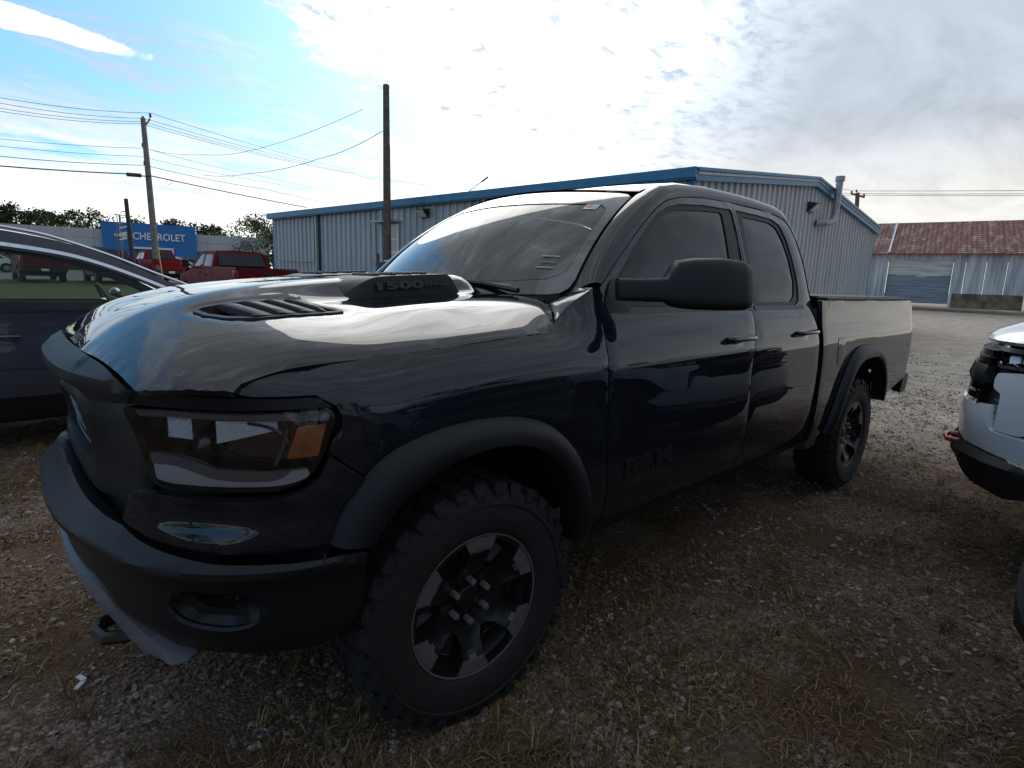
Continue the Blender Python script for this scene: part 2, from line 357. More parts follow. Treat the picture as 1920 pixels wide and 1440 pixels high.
# ---------------- terrain ----------------
FD=np.array([math.cos(YAW),math.sin(YAW)])
def G(x,y):
    """ground height"""
    t=x*FD[0]+y*FD[1]
    a=np.maximum(0,t-6.);z=.028*a*a/(a+3.)
    z=np.minimum(z,1.05*(1-np.exp(-z/.75)))
    z=z+.012*np.sin(x*1.3+.5)*np.cos(y*1.1)*np.minimum(1,np.maximum(0,(np.hypot(x+1.5,y)-3.0)/2))
    return z
def groundmat():
    m=bpy.data.materials.new('ground_gravel_and_dry_grass');m.use_nodes=True;t=m.node_tree;b=t.nodes['Principled BSDF'];b.inputs['Roughness'].default_value=.95;b.inputs['Specular IOR Level'].default_value=.15
    g=t.nodes.new('ShaderNodeNewGeometry');P=g.outputs['Position']
    def n(scale,detail=5,rough=.6,off=0):
        q=nd(t,'ShaderNodeTexNoise');mp=nd(t,'ShaderNodeMapping');mp.inputs[1].default_value=(off,off*.7,0);t.links.new(P,mp.inputs[0]);t.links.new(mp.outputs[0],q.inputs['Vector']);q.inputs['Scale'].default_value=scale;q.inputs['Detail'].default_value=detail;q.inputs['Roughness'].default_value=rough;return q.outputs[0]
    s=t.nodes.new('ShaderNodeSeparateXYZ');t.links.new(P,s.inputs[0]);x,y,z=s.outputs
    # gravel: voronoi pebbles
    v=nd(t,'ShaderNodeTexVoronoi');t.links.new(P,v.inputs['Vector']);v.inputs['Scale'].default_value=78
    v2=nd(t,'ShaderNodeTexVoronoi');t.links.new(P,v2.inputs['Vector']);v2.inputs['Scale'].default_value=95
    sepc=t.nodes.new('ShaderNodeSeparateColor');t.links.new(v.outputs['Color'],sepc.inputs[0])
    peb=ramp(t,sepc.outputs[0],[(0,(0.084,0.056,0.039)),(.45,(0.163,0.114,0.084)),(.8,(0.232,0.169,0.128)),(1,(0.353,0.267,0.205))])
    dirt=ramp(t,n(55,8,.7),[(.3,(0.040,0.025,0.015)),(.55,(0.102,0.063,0.038)),(.75,(0.167,0.106,0.066))])
    near=mixc(t,ramp(t,n(1.6,5,.6,3),[(.44,0.),(.58,1.)]),peb,dirt)
    straw=ramp(t,n(70,6,.75,9),[(.35,(0.055,0.031,0.015)),(.6,(0.139,0.083,0.041)),(.78,(0.260,0.165,0.084))])
    near=mixc(t,ramp(t,n(.9,6,.65,20),[(.47,0.),(.60,.85)]),near,straw)
    # open gravel lot further back: pale limestone
    sepd=t.nodes.new('ShaderNodeSeparateColor');t.links.new(v2.outputs['Color'],sepd.inputs[0])
    lot=ramp(t,sepd.outputs[1],[(0,(0.337,0.272,0.220)),(.5,(0.533,0.447,0.365)),(1,(0.750,0.672,0.562))])
    lot=mixc(t,ramp(t,n(3.0,9,.75,5),[(.46,0.),(.56,.7)]),lot,(0.378,0.284,0.209))
    edge=mth(t,'ADD',mth(t,'MULTIPLY',x,-1.0),mth(t,'MULTIPLY',n(.8,4,.6,2),2.2))
    f=ramp(t,mth(t,'DIVIDE',mth(t,'SUBTRACT',edge,5.6),2.6,clamp=True),[(0,0.),(1,1.)])
    c=mixc(t,f,near,lot)
    # mown lawn towards the dealer lot
    grass=ramp(t,n(9,8,.7,7),[(.3,(.045,.055,.018)),(.55,(.09,.095,.036)),(.75,(.16,.145,.065))])
    gm=mth(t,'MULTIPLY',ramp(t,mth(t,'DIVIDE',mth(t,'SUBTRACT',mth(t,'MULTIPLY',y,-1.),6.8),1.2,clamp=True),[(0,0.),(1,1.)]),ramp(t,mth(t,'DIVIDE',mth(t,'ADD',x,7.6),1.0,clamp=True),[(0,0.),(1,1.)]))
    road=ramp(t,mth(t,'DIVIDE',mth(t,'SUBTRACT',mth(t,'MULTIPLY',y,-1.),40.),1.,clamp=True),[(0,0.),(1,1.)])
    c=mixc(t,gm,c,grass);c=mixc(t,road,c,(.16,.155,.15))
    t.links.new(c,b.inputs['Base Color'])
    hh=mth(t,'ADD',mth(t,'MULTIPLY',v.outputs['Distance'],-.9),mth(t,'MULTIPLY',n(60,6,.7),.8))
    bp=nd(t,'ShaderNodeBump');bp.inputs['Strength'].default_value=.9;bp.inputs['Distance'].default_value=.012;t.links.new(hh,bp.inputs['Height']);t.links.new(bp.outputs[0],b.inputs['Normal'])
    return m
M['ground']=groundmat()
def axis(lo,hi,c,h0,g):
    a=[c];h=h0
    while a[-1]<hi:a.append(a[-1]+h);h*=g
    b=[c];h=h0
    while b[-1]>lo:b.append(b[-1]-h);h*=g
    return np.array(sorted(b[1:]+a))
gx=axis(-700,500,0,.25,1.06);gy=axis(-700,500,0,.25,1.06)
XX,YY=np.meshgrid(gx,gy,indexing='ij');ZZ=G(XX,YY)
nv=len(gy);I=np.arange(len(gx)*nv).reshape(len(gx),nv)
F_=np.stack([I[:-1,:-1],I[1:,:-1],I[1:,1:],I[:-1,1:]],-1).reshape(-1,4)
fastmesh('ground',np.stack([XX,YY,ZZ],-1).reshape(-1,3),F_,M['ground'],smooth=True,kind='structure')
# scatter in the visible wedge
def wedge(n,rmin,rmax,pw=2.0,a0=-50,a1=50,x0=None):
    r=rmin+(rmax-rmin)*RNG.random(n)**pw;a=YAW+np.radians(a0+(a1-a0)*RNG.random(n))
    P=np.stack([CAM[0]+r*np.cos(a),CAM[1]+r*np.sin(a)],-1);return P,r
def vnoise(x,y,s,seed=0):
    rg=np.random.default_rng(seed);T=rg.random((64,64));u=x*s;v=y*s;i=np.floor(u).astype(int);j=np.floor(v).astype(int);fu=u-i;fv=v-j;fu=fu*fu*(3-2*fu);fv=fv*fv*(3-2*fv)
    g=lambda a,b:T[a%64,b%64]
    return (g(i,j)*(1-fu)+g(i+1,j)*fu)*(1-fv)+(g(i,j+1)*(1-fu)+g(i+1,j+1)*fu)*fv
def tonemat(name,rough=.85,spec=.3,bump=0,two=False):
    m=bpy.data.materials.new(name);m.use_nodes=True;t=m.node_tree;b=t.nodes['Principled BSDF'];b.inputs['Roughness'].default_value=rough;b.inputs['Specular IOR Level'].default_value=spec
    a=nd(t,'ShaderNodeVertexColor',layer_name='tone');c=t.nodes.new('ShaderNodeTexCoord')
    n=nd(t,'ShaderNodeTexNoise');t.links.new(c.outputs['Object'],n.inputs['Vector']);n.inputs['Scale'].default_value=160;n.inputs['Detail'].default_value=4
    t.links.new(mixc(t,1.0,a.outputs[0],ramp(t,n.outputs[0],[(.3,.72),(.7,1.25)]),'MULTIPLY'),b.inputs['Base Color'])
    if bump:
        bp=nd(t,'ShaderNodeBump');bp.inputs['Strength'].default_value=bump;bp.inputs['Distance'].default_value=.004;t.links.new(n.outputs[0],bp.inputs['Height']);t.links.new(bp.outputs[0],b.inputs['Normal'])
    return m
M['stone']=tonemat('limestone_pebble',.9,.2,.4);M['straw']=tonemat('dry_grass_blade',.75,.25)
# an irregular faceted pebble
_g=(1+5**.5)/2
_ico=np.array([(-1,_g,0),(1,_g,0),(-1,-_g,0),(1,-_g,0),(0,-1,_g),(0,1,_g),(0,-1,-_g),(0,1,-_g),(_g,0,-1),(_g,0,1),(-_g,0,-1),(-_g,0,1)])/math.hypot(1,_g)
_icf=np.array([(0,11,5),(0,5,1),(0,1,7),(0,7,10),(0,10,11),(1,5,9),(5,11,4),(11,10,2),(10,7,6),(7,1,8),(3,9,4),(3,4,2),(3,2,6),(3,6,8),(3,8,9),(4,9,5),(2,4,11),(6,2,10),(8,6,7),(9,8,1)])
def stones(P,size):
    n=len(P);V=np.repeat(_ico[None],n,0)*(1+.22*RNG.standard_normal((n,12,1)))
    sc=np.stack([size*(.8+.7*RNG.random(n)),size*(.55+.4*RNG.random(n)),size*(.28+.3*RNG.random(n))],-1)
    V=V*sc[:,None,:]
    tl=.3*RNG.standard_normal(n);V=np.stack([V[...,0]*np.cos(tl)[:,None]-V[...,2]*np.sin(tl)[:,None],V[...,1],V[...,0]*np.sin(tl)[:,None]+V[...,2]*np.cos(tl)[:,None]],-1)
    a=RNG.random(n)*6.283;c,s=np.cos(a)[:,None],np.sin(a)[:,None]
    V=np.stack([V[...,0]*c-V[...,1]*s,V[...,0]*s+V[...,1]*c,V[...,2]],-1)
    V+=np.stack([P[:,0],P[:,1],G(P[:,0],P[:,1])+sc[:,2]*.35],-1)[:,None,:]
    F=(_icf[None]+(np.arange(n)*12)[:,None,None]).reshape(-1,3)
    base=np.array([(0.246,0.194,0.156),(0.161,0.120,0.091),(0.356,0.295,0.246),(0.119,0.085,0.065),(0.204,0.136,0.101)])
    C=base[RNG.choice(5,n,p=[.28,.28,.1,.22,.12])]*(.7+.5*RNG.random((n,1)));C=np.repeat(np.c_[C,np.ones(n)][:,None],12,1)
    return V.reshape(-1,3),F,C.reshape(-1,4)
def onlawn(P):return (P[:,1]<-7.2)&(P[:,0]>-7.4)
P,r=wedge(105000,.7,17,1.5,-46,47)
den_=vnoise(P[:,0],P[:,1],1.7,1)*.6+vnoise(P[:,0],P[:,1],5,2)*.4
keep=(den_>.40)&~onlawn(P)&(r>.5);P=P[keep];r=r[keep]
sz=(.0045+.0125*RNG.random(len(P))**3.2)*(1+.015*r)
V,F,Cc=stones(P,sz)
fastmesh('gravel',V,F,M['stone'],attr=Cc,kind='stuff',smooth=False)
# dry grass: loose blades lying flat, and tufts
def blades(P,h,ang,lean,w,col):
    """curved two-segment blade"""
    n=len(P);dx,dy=np.cos(ang),np.sin(ang);z0=G(P[:,0],P[:,1])
    def pt(t):
        L=h*t;hor=L*np.sin(lean*(0.5+.5*t));ver=L*np.cos(lean*(0.5+.5*t))
        return np.stack([P[:,0]+dx*hor,P[:,1]+dy*hor,z0+ver+.002],-1)
    a,b,c=pt(0),pt(.55),pt(1.0);sx=np.stack([-dy*w,dx*w,0*w],-1)
    V=np.stack([a-sx,a+sx,b+sx*.8,b-sx*.8,c],1)
    i=(np.arange(n)*5)[:,None];F=np.concatenate([i+[0,1,2],i+[0,2,3],i+[3,2,4]],0)
    C=np.repeat(np.c_[col,np.ones(n)][:,None],5,1).reshape(-1,4);return V.reshape(-1,3),F,C
SCOL=np.array([(0.288,0.178,0.079),(0.195,0.113,0.050),(0.390,0.264,0.137),(0.110,0.083,0.033),(0.065,0.068,0.024)])
def tone(n,p):return SCOL[RNG.choice(5,n,p=p)]*(.6+.6*RNG.random((n,1)))
P,r=wedge(130000,.6,12,1.3,-46,47)
dn=vnoise(P[:,0],P[:,1],1.1,5)*.55+vnoise(P[:,0],P[:,1],3.7,6)*.45
k=((dn>.47)|(RNG.random(len(P))<.10))&~onlawn(P);P=P[k];r=r[k];n=len(P)
V1,F1,C1=blades(P,.022+.05*RNG.random(n)**1.6,RNG.random(n)*6.283,np.radians(62+26*RNG.random(n)),(.0008+.0010*RNG.random(n))*(1+.22*r),tone(n,[.27,.38,.12,.15,.08])*.8)
# tufts
T,rt=wedge(520,.9,9,1.2,-46,46)
tn=vnoise(T[:,0],T[:,1],1.1,5);T=T[(~onlawn(T))];n=len(T);q=26
TP=np.repeat(T,q,0)+.012*RNG.standard_normal((n*q,2));hh=np.repeat(.035+.07*RNG.random(n)**1.7,q)*(.5+.7*RNG.random(n*q))
gc=np.repeat(RNG.random(n)<.3,q);tc1=tone(n*q,[.38,.22,.26,.10,.04]);tc2=tone(n*q,[.08,.1,.02,.35,.45]);tcol=np.where(gc[:,None],tc2,tc1)
V2,F2,C2=blades(TP,hh,RNG.random(n*q)*6.283,np.radians(12+62*RNG.random(n*q)),.0011+.0009*RNG.random(n*q),tcol)
fastmesh('dry_grass',np.r_[V1,V2],np.r_[F1,F2+len(V1)],M['straw'],attr=np.r_[C1,C2],kind='stuff')
# lawn tufts nearer than the poles
P,r=wedge(26000,8,34,1.2,-45,-8);P=P[onlawn(P)];n=len(P)
V3,F3,C3=blades(P,.06+.06*RNG.random(n),RNG.random(n)*6.283,np.radians(5+50*RNG.random(n)),.006+.006*RNG.random(n),np.array([(.075,.085,.03)])*(.5+.9*RNG.random((n,1)))+np.array([(.07,.05,.02)])*(RNG.random((n,1))>.6))
fastmesh('lawn_grass',V3,F3,M['straw'],attr=C3,kind='stuff')
# litter in the grass by the tow hook
lm=MB();
for (x0,y0),(x1,y1),wd in (((.985,-.03),(.955,.0),.008),((.985,-.03),(1.02,-.005),.006)):
    pass
lp=[(1.000,.012),(.975,-.020),(.988,-.052)]
def strip(pts,w,z):
    m=MB();P=[np.array(p) for p in pts]
    for i in range(len(P)-1):
        d=P[i+1]-P[i];d/=np.linalg.norm(d);nn=np.array([-d[1],d[0]])*w;b=len(m.v)
        for a in(P[i]-d*w*.4,P[i+1]+d*w*.4):
            for s_ in(-1,1):
                for zz in(z+.004*i,z+.003+.004*i):m.v.append((a[0]+nn[0]*s_,a[1]+nn[1]*s_,zz))
        m.f+=[(b,b+1,b+3,b+2),(b+4,b+6,b+7,b+5),(b,b+4,b+5,b+1),(b+2,b+3,b+7,b+6),(b+1,b+5,b+7,b+3),(b,b+2,b+6,b+4)]
    return m
tag(strip(lp,.008,.022).build('plastic_scrap',mat('white_plastic',(.62,.62,.64),.4),smooth=False),'small bent white plastic strip lying on the gravel in front of the dark pickup','litter')
# ---------------- background ----------------
def wallmat(name,col,streak=.12,rough=.45,metal=.3,dirt=(.2,.17,.13)):
    m=bpy.data.materials.new(name);m.use_nodes=True;t=m.node_tree;b=t.nodes['Principled BSDF'];b.inputs['Roughness'].default_value=rough;b.inputs['Metallic'].default_value=metal
    g=t.nodes.new('ShaderNodeTexCoord');mp=nd(t,'ShaderNodeMapping');mp.inputs[3].default_value=(2.2,2.2,.18);t.links.new(g.outputs['Object'],mp.inputs[0])
    n=nd(t,'ShaderNodeTexNoise');t.links.new(mp.outputs[0],n.inputs['Vector']);n.inputs['Scale'].default_value=2.5;n.inputs['Detail'].default_value=7
    lo=tuple(c*(1-streak)+d*streak*.5 for c,d in zip(col,dirt));t.links.new(ramp(t,n.outputs[0],[(.35,lo),(.65,col)]),b.inputs['Base Color']);return m
M['siding']=wallmat('grey_ribbed_siding',(.44,.447,.46),.25,.5,.1)
M['bluetrim']=mat('blue_trim_metal',(.03,.15,.26),.4,.2,nscale=3,namp=.15)
M['blueface']=mat('dealer_blue',(.008,.15,.40),.35,nscale=2,namp=.06)
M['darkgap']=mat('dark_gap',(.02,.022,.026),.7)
M['galv']=mat('galvanised_pipe',(.30,.29,.30),.45,.5,nscale=12,namp=.15)
M['bronze']=mat('fixture_bronze',(.018,.015,.013),.5)
M['lampglass']=mat('fixture_glass',(.55,.56,.54),.25)
M['wood']=mat('weathered_pole_wood',(.115,.085,.065),.9,nscale=8,namp=.4,bump=.5,bscale=40,bdist=.01)
M['wood2']=mat('grey_pole_wood',(.17,.155,.14),.9,nscale=8,namp=.4,bump=.5,bscale=40,bdist=.01)
M['winglass']=mat('window_glass',(.03,.04,.04),.05,0,1.)
M['white']=mat('white_paint',(.72,.73,.74),.5)
M['wire']=mat('cable_black',(.03,.03,.033),.6)
def frame(o,xdir):
    x=np.array([math.cos(xdir),math.sin(xdir),0]);n=np.array([-x[1],x[0],0]);o=np.array(o,float)
    return lambda p:o+x*p[0]+n*p[1]+np.array([0,0,p[2]])
# --- grey metal building ---
AB=np.array([-9.96,-4.38,0]);LB,WB=18.3,13.75;EZ,RZ=3.72,4.52;GZ=.10
bd=thing('metal_building','long grey ribbed metal building with blue roof trim behind the dark pickup','building',(0,0,0))
dl=math.radians(-83.75);dg=math.radians(-178.0)
FL=frame(AB,dl);          # x along the long wall, +n points away from camera side? (n = left of x)
FGb=frame(AB,dg)
def ribwall(name,Fr,length,ztop,sgn,parent,sp=.305):
    """corrugated sheet; ztop(x) gives the top height; ribs stand out along sgn*n"""
    v=[];f=[];xs=[];x=0
    while x<length-.001:
        for dx,h in((0,0),(.10,0),(.12,.045),(.185,.045),(.205,0)):
            if x+dx<length:xs.append((x+dx,h))
        x+=sp
    xs.append((length,0))
    for x,h in xs:
        for z in(GZ,ztop(x)*.5,ztop(x)):v.append(Fr((x,sgn*h,z)))
    for i in range(len(xs)-1):
        for j in range(2):f.append((i*3+j,(i+1)*3+j,(i+1)*3+j+1,i*3+j+1))
    return newmesh(name,v,f,M['siding'],parent,False)
ribwall('siding',FL,LB,lambda x:EZ-.02,1,bd)
ribwall('siding',FGb,WB,lambda x:EZ+(RZ-EZ)*(1-abs(x-WB/2)/(WB/2))-.02,-1,bd)
P4=[FL((LB,0,0)),FGb((WB,0,0))];P3=P4[0]+(P4[1]-AB)
b=MB()
b.v+= [tuple(P4[0]+[0,0,GZ]),tuple(P3+[0,0,GZ]),tuple(P3+[0,0,EZ]),tuple((P4[0]+P3)/2+[0,0,RZ]),tuple(P4[0]+[0,0,EZ]),tuple(P4[1]+[0,0,GZ]),tuple(P4[1]+[0,0,EZ])];b.f+=[(0,1,2,3,4),(1,5,6,2)];b.build('wall',M['siding'],bd,False)
# roof sheets and ridge
def slab(pts,th,name,m,parent):
    P=[np.array(p) for p in pts];n=np.cross(P[1]-P[0],P[2]-P[0]);n/=np.linalg.norm(n)
    if n[2]<0:n=-n
    q=MB();q.v=[tuple(p) for p in P]+[tuple(p+n*th) for p in P];q.f=[(3,2,1,0),(4,5,6,7),(0,1,5,4),(1,2,6,5),(2,3,7,6),(3,0,4,7)];return q.build(name,m,parent,False)
ov=.18
E0=FL((-ov,.12,EZ-.01));E1=FL((LB+ov,.12,EZ-.01))
mid0=(AB+P4[1])/2+[0,0,RZ];mid1=(P4[0]+P3)/2+[0,0,RZ];u=FL((1,0,0))-AB
mid0=mid0-u*ov;mid1=mid1+u*ov
w_=(P4[1]-AB)/WB
E2=P4[1]+w_*.12-u*ov+[0,0,EZ-.01];E3=P3+w_*.12+u*ov+[0,0,EZ-.01]
slab([E0,E1,mid1,mid0],.05,'roof_sheet',M['galv'],bd);slab([mid0,mid1,E3,E2],.05,'roof_sheet',M['galv'],bd)
def beam(p,q,hz,w,name,m,parent,dz=0,out=None):
    """box beam from p to q, height hz (down from p), width w along out"""
    p=np.array(p,float);q=np.array(q,float);p[2]+=dz;q[2]+=dz;o=np.array(out)/np.linalg.norm(out)*w
    k=MB();dn=np.array([0,0,-hz]);k.v=[tuple(a) for a in (p,q,q+dn,p+dn,p+o,q+o,q+o+dn,p+o+dn)]
    k.f=[(0,1,2,3),(7,6,5,4),(4,5,1,0),(5,6,2,1),(6,7,3,2),(7,4,0,3)];return k.build(name,m,parent,False)
outL=FL((0,1,0))-AB;outG=-(FGb((0,1,0))-AB)
beam(FL((-.16,.10,EZ+.13)),FL((LB+.16,.10,EZ+.13)),.20,.13,'gutter',M['bluetrim'],bd,out=outL)
beam(FL((-.16,.12,EZ-.075)),FL((LB+.16,.12,EZ-.075)),.03,.07,'gutter_lip',M['bluetrim'],bd,out=outL)
rk0=FGb((-.12,-.035,EZ+.13));rkm=FGb((WB/2,-.035,RZ+.13));rk1=FGb((WB+.16,-.035,EZ+.13))
beam(rk0,rkm,.26,.12,'rake_trim',M['bluetrim'],bd,out=outG);beam(rkm,rk1,.26,.12,'rake_trim',M['bluetrim'],bd,out=outG)
beam(rk0+outG*.12,rkm+outG*.12,.07,.05,'rake_lip',M['bluetrim'],bd,out=outG);beam(rkm+outG*.12,rk1+outG*.12,.07,.05,'rake_lip',M['bluetrim'],bd,out=outG)
k=MB();k.box(-.03,.13,.0,.045,GZ,EZ-.06,R=FL);k.box(-.13,.04,-.045,-.0,GZ,EZ-.1,R=lambda p:FGb((-p[0],p[1],p[2])));k.build('corner_trim',M['bluetrim'],bd,False)
MB().box(LB-.13,LB+.03,0,.045,GZ,EZ-.06,R=FL).build('corner_trim',M['bluetrim'],bd,False)
MB().box(WB-.16,WB+.03,-.045,-.002,GZ,EZ-.1,R=FGb).build('corner_trim',M['bluetrim'],bd,False)
for xx in (14.75,10.62,5.9,):     # downspouts
    MB().box(xx,xx+.10,.033,.12,GZ,EZ-.08,R=FL).build('downspout',M['siding'],bd,False)
    MB().box(xx-.22,xx-.001,.002,.036,GZ,EZ-.09,R=FL).build('dark_strip',M['darkgap'],bd,False)  # dark strip on the wall along one side of each downspout
def walllight(Fr,x,z,sg):
    e=thing('wall_light','','',(0,0,0));
    q=MB();R=lambda p:Fr((x+p[0],sg*p[1],z+p[2]))
    poly=[(.03,.14),(.30,.10),(.30,.07),(.10,-.13),(.03,-.14)]
    q.prism(poly,lambda a,c:R((-.17,a,c)),lambda a,c:R((.17,a,c)));o=q.build('housing',M['bronze'],None,False)
    q=MB();poly=[(.295,.068),(.335,.05),(.16,-.11),(.105,-.125)]
    q.prism(poly,lambda a,c:R((-.15,a,c)),lambda a,c:R((.15,a,c)));g=q.build('lens',M['lampglass'],None,False)
    for a in(o,g):a.parent=e
    return e
l1=walllight(FL,8.49,3.38,1);tag(l1,'small dark wall light on the long grey wall right of the bare wooden pole','wall light','wall lights on the metal building')
l2=walllight(FGb,6.69,3.80,-1);tag(l2,'dark wall light with pale glass left of the vent pipe on the gable wall','wall light','wall lights on the metal building')
pp=[FGb((7.35,-.05,3.42)),FGb((7.5,-.25,3.42)),FGb((7.95,-.30,3.50)),FGb((8.15,-.30,3.68)),FGb((8.18,-.30,4.0)),FGb((8.2,-.30,4.72))]
vp=thing('vent_pipe','bent galvanised vent pipe rising past the blue eave of the gable wall','vent pipe')
MB().tube(pp,.10,12).build('pipe',M['galv'],vp);MB().tube([FGb((8.2,-.30,4.70)),FGb((8.2,-.30,4.84))],.135,14).build('cap',M['galv'],vp)
wn=thing('building_window','narrow white framed window with flat awning beside the bare wooden pole','window')
wx=9.86
MB().box(wx,wx+.9,.03,.05,1.85,3.08,R=FL).build('pane',M['winglass'],wn,False)
k=MB()
for a in((wx-.05,wx,1.8,3.12),(wx+.9,wx+.95,1.8,3.12),(wx,wx+.9,1.8,1.86),(wx,wx+.9,3.06,3.12),(wx,wx+.9,2.62,2.67),(wx,wx+.9,2.2,2.26)):k.box(a[0],a[1],.03,.075,a[2],a[3],R=FL)
k.build('frame',M['white'],wn,False);MB().box(wx-.1,wx+1.0,.03,.4,3.17,3.23,R=FL).build('awning',M['siding'],wn,False)
mt=thing('electric_meter','grey meter box with conduit on the long wall behind the pole','meter')
MB().box(10.9,11.15,.04,.16,1.85,2.2,R=FL).build('box',M['galv'],mt,False);MB().tube([FL((11.0,.1,2.2)),FL((11.0,.1,3.5))],.03,8).build('conduit',M['galv'],mt)
cp=MB().tube([FL((15.0,.06,3.3)),FL((15.02,.06,1.9)),FL((17.2,.06,1.95)),FL((17.9,.06,1.98))],.022,6).build('conduit_line',M['galv']);tag(cp,'thin conduit running low along the far end of the grey wall','conduit')
# --- barn with rusty roof ---
def rustmat():
    m=bpy.data.materials.new('rusty_corrugated_roof');m.use_nodes=True;t=m.node_tree;b=t.nodes['Principled BSDF'];b.inputs['Roughness'].default_value=.8
    g=t.nodes.new('ShaderNodeTexCoord');mp=nd(t,'ShaderNodeMapping');mp.inputs[3].default_value=(1.3,.35,1.);t.links.new(g.outputs['UV'],mp.inputs[0])
    n=nd(t,'ShaderNodeTexNoise');t.links.new(mp.outputs[0],n.inputs['Vector']);n.inputs['Scale'].default_value=2.2;n.inputs['Detail'].default_value=9;n.inputs['Roughness'].default_value=.75
    w=nd(t,'ShaderNodeTexWave',wave_type='BANDS',bands_direction='Y');t.links.new(g.outputs['UV'],w.inputs['Vector']);w.inputs['Scale'].default_value=1.1;w.inputs['Distortion'].default_value=2.;w.inputs['Detail'].default_value=4
    c=ramp(t,mth(t,'ADD',mth(t,'MULTIPLY',n.outputs[0],.85),mth(t,'MULTIPLY',w.outputs['Fac'],.13)),[(.42,(.15,.045,.032)),(.54,(.22,.085,.062)),(.60,(.36,.32,.31)),(.72,(.46,.44,.43))])
    t.links.new(c,b.inputs['Base Color']);return m
M['rust']=rustmat()
M['barnwall']=wallmat('weathered_white_sheet',(.55,.565,.56),.6,.6,.0,(.22,.215,.22))
M['block']=mat('stained_block',(.15,.115,.075),.9,nscale=3,namp=.5)
bn=thing('barn','old white sheet metal barn with a rusty corrugated roof and a half faded door','barn')
BO=np.array([-36.36,-4.60,0]);be=np.array([-35.0,-12.6,0]);ang=math.atan2(-7.36+4.58,-36.41+37.01)
FB=frame(BO,ang)           # +x to the left end (behind the grey building), -x to the right
gz=.95;ez=3.52;LX0,LX1=-3.0,9.5
def bw(x0,x1,z0,z1,name='wall_sheet',m=None,y=0,parent=bn,rib=True):
    v=[];f=[];n=max(1,int((x1-x0)/.20)) if rib else 1
    for i in range(n*2+1):
        x=x0+(x1-x0)*i/(n*2)
        for z in(z0,z1):v.append(FB((x,y-(.02 if (i%2 and rib) else 0)*-1,z)))
    for i in range(n*2):f.append((i*2,i*2+2,i*2+3,i*2+1))
    return newmesh(name,v,f,m or M['barnwall'],parent,False)
dw0,dw1=.0,2.85
k=.83
x=LX0
while x<dw0-.3:bw(x,min(x+k,dw0-.12)-.01,gz+.55,ez,y=.0);x+=k
x=dw1+.12
while x<LX1:bw(x,x+k-.01,gz-.05,ez,y=0.);x+=k
bw(dw0-.12,dw1+.12,3.22,ez,y=.0)
MB().box(LX0,dw0-.12,-.05,.03,gz-.2,gz+.56,R=FB).build('block_base',M['block'],bn,False)
MB().box(dw0-.13,dw0-.01,-.02,.10,gz-.2,3.30,R=FB).build('door_post',M['barnwall'],bn,False);MB().box(dw1+.01,dw1+.13,-.02,.10,gz-.2,3.30,R=FB).build('door_post',M['barnwall'],bn,False)
def fadedoor():
    m=bpy.data.materials.new('faded_door_paint');m.use_nodes=True;t=m.node_tree;b=t.nodes['Principled BSDF'];b.inputs['Roughness'].default_value=.7
    g=t.nodes.new('ShaderNodeNewGeometry');s=t.nodes.new('ShaderNodeSeparateXYZ');t.links.new(g.outputs['Position'],s.inputs[0])
    mp=nd(t,'ShaderNodeMapping');mp.inputs[3].default_value=(.6,.6,7);t.links.new(g.outputs['Position'],mp.inputs[0])
    n=nd(t,'ShaderNodeTexNoise');t.links.new(mp.outputs[0],n.inputs['Vector']);n.inputs['Scale'].default_value=1.6;n.inputs['Detail'].default_value=7
    a=mth(t,'ADD',s.outputs[2],mth(t,'MULTIPLY',n.outputs[0],.45))
    fr=ramp(t,mth(t,'MULTIPLY',mth(t,'SUBTRACT',a,2.45),3.,clamp=True),[(.45,0.),(.55,1.)])
    blue=ramp(t,n.outputs[0],[(.35,(.15,.18,.215)),(.65,(.24,.275,.31))]);cream=ramp(t,n.outputs[0],[(.35,(.42,.41,.37)),(.6,(.62,.60,.52))])
    t.links.new(mixc(t,fr,blue,cream),b.inputs['Base Color']);return m
M['fade']=fadedoor()
for i in range(8):
    z=gz+.02+i*.284;MB().box(dw0,dw1,-.12,-.06,z,z+.272,R=FB).build('door_slat',M['fade'],bn,False)
MB().box(dw0,dw1,-.2,-.13,gz,3.25,R=FB).build('door_backing',M['darkgap'],bn,False)
# roof: corrugated sheets side by side
sw=.66;x=LX0-.3;i=0
while x<LX1:
    v=[];f=[];n=8;dzz=random.uniform(-.01,.012)
    for a in range(n+1):
        xx=x+(sw+.02)*a/n;hh=.018*math.sin(a/n*math.pi*6)+dzz
        for s_ in (0,.5,1):
            v.append(FB((xx,.32-s_*4.6,ez+.02+s_*2.05+hh)))
    for a in range(n):
        for s_ in(0,1):f.append((a*3+s_,(a+1)*3+s_,(a+1)*3+s_+1,a*3+s_+1))
    o=newmesh('roof_sheet',v,f,M['rust'],bn,False)
    uvl=o.data.uv_layers.new(name='UV');
    for lp_ in o.data.loops:
        vi=lp_.vertex_index;uvl.data[lp_.index].uv=((x+(vi//3)*sw/n)*1.0,(vi%3)*2.4)
    x+=sw;i+=1
x=dw0+2.4
for xx in(4.0,2.9,):
    k=MB();k.v=[tuple(FB((xx+a,.30-s_*4.5,ez+.07+s_*2.0+c))) for s_ in(0,1) for a,c in((-.04,0),(.04,0),(.04,.04),(-.04,.04))];k.f=[(0,1,5,4),(1,2,6,5),(2,3,7,6),(3,0,4,7)];k.build('batten',M['white'],bn,False)
beam(FB((LX0-.32,.30,ez+.03)),FB((LX1,.30,ez+.03)),.05,.05,'eave_board',M['rust'],bn,out=FB((0,1,0))-BO)
k=MB();k.v=[tuple(FB(p)) for p in((LX0,0,gz),(LX0,-9,gz),(LX0,-9,ez),(LX0,-4.3,ez+2.0),(LX0,0,ez))];k.f=[(0,1,2,3,4)];k.build('gable_wall',M['barnwall'],bn,False)
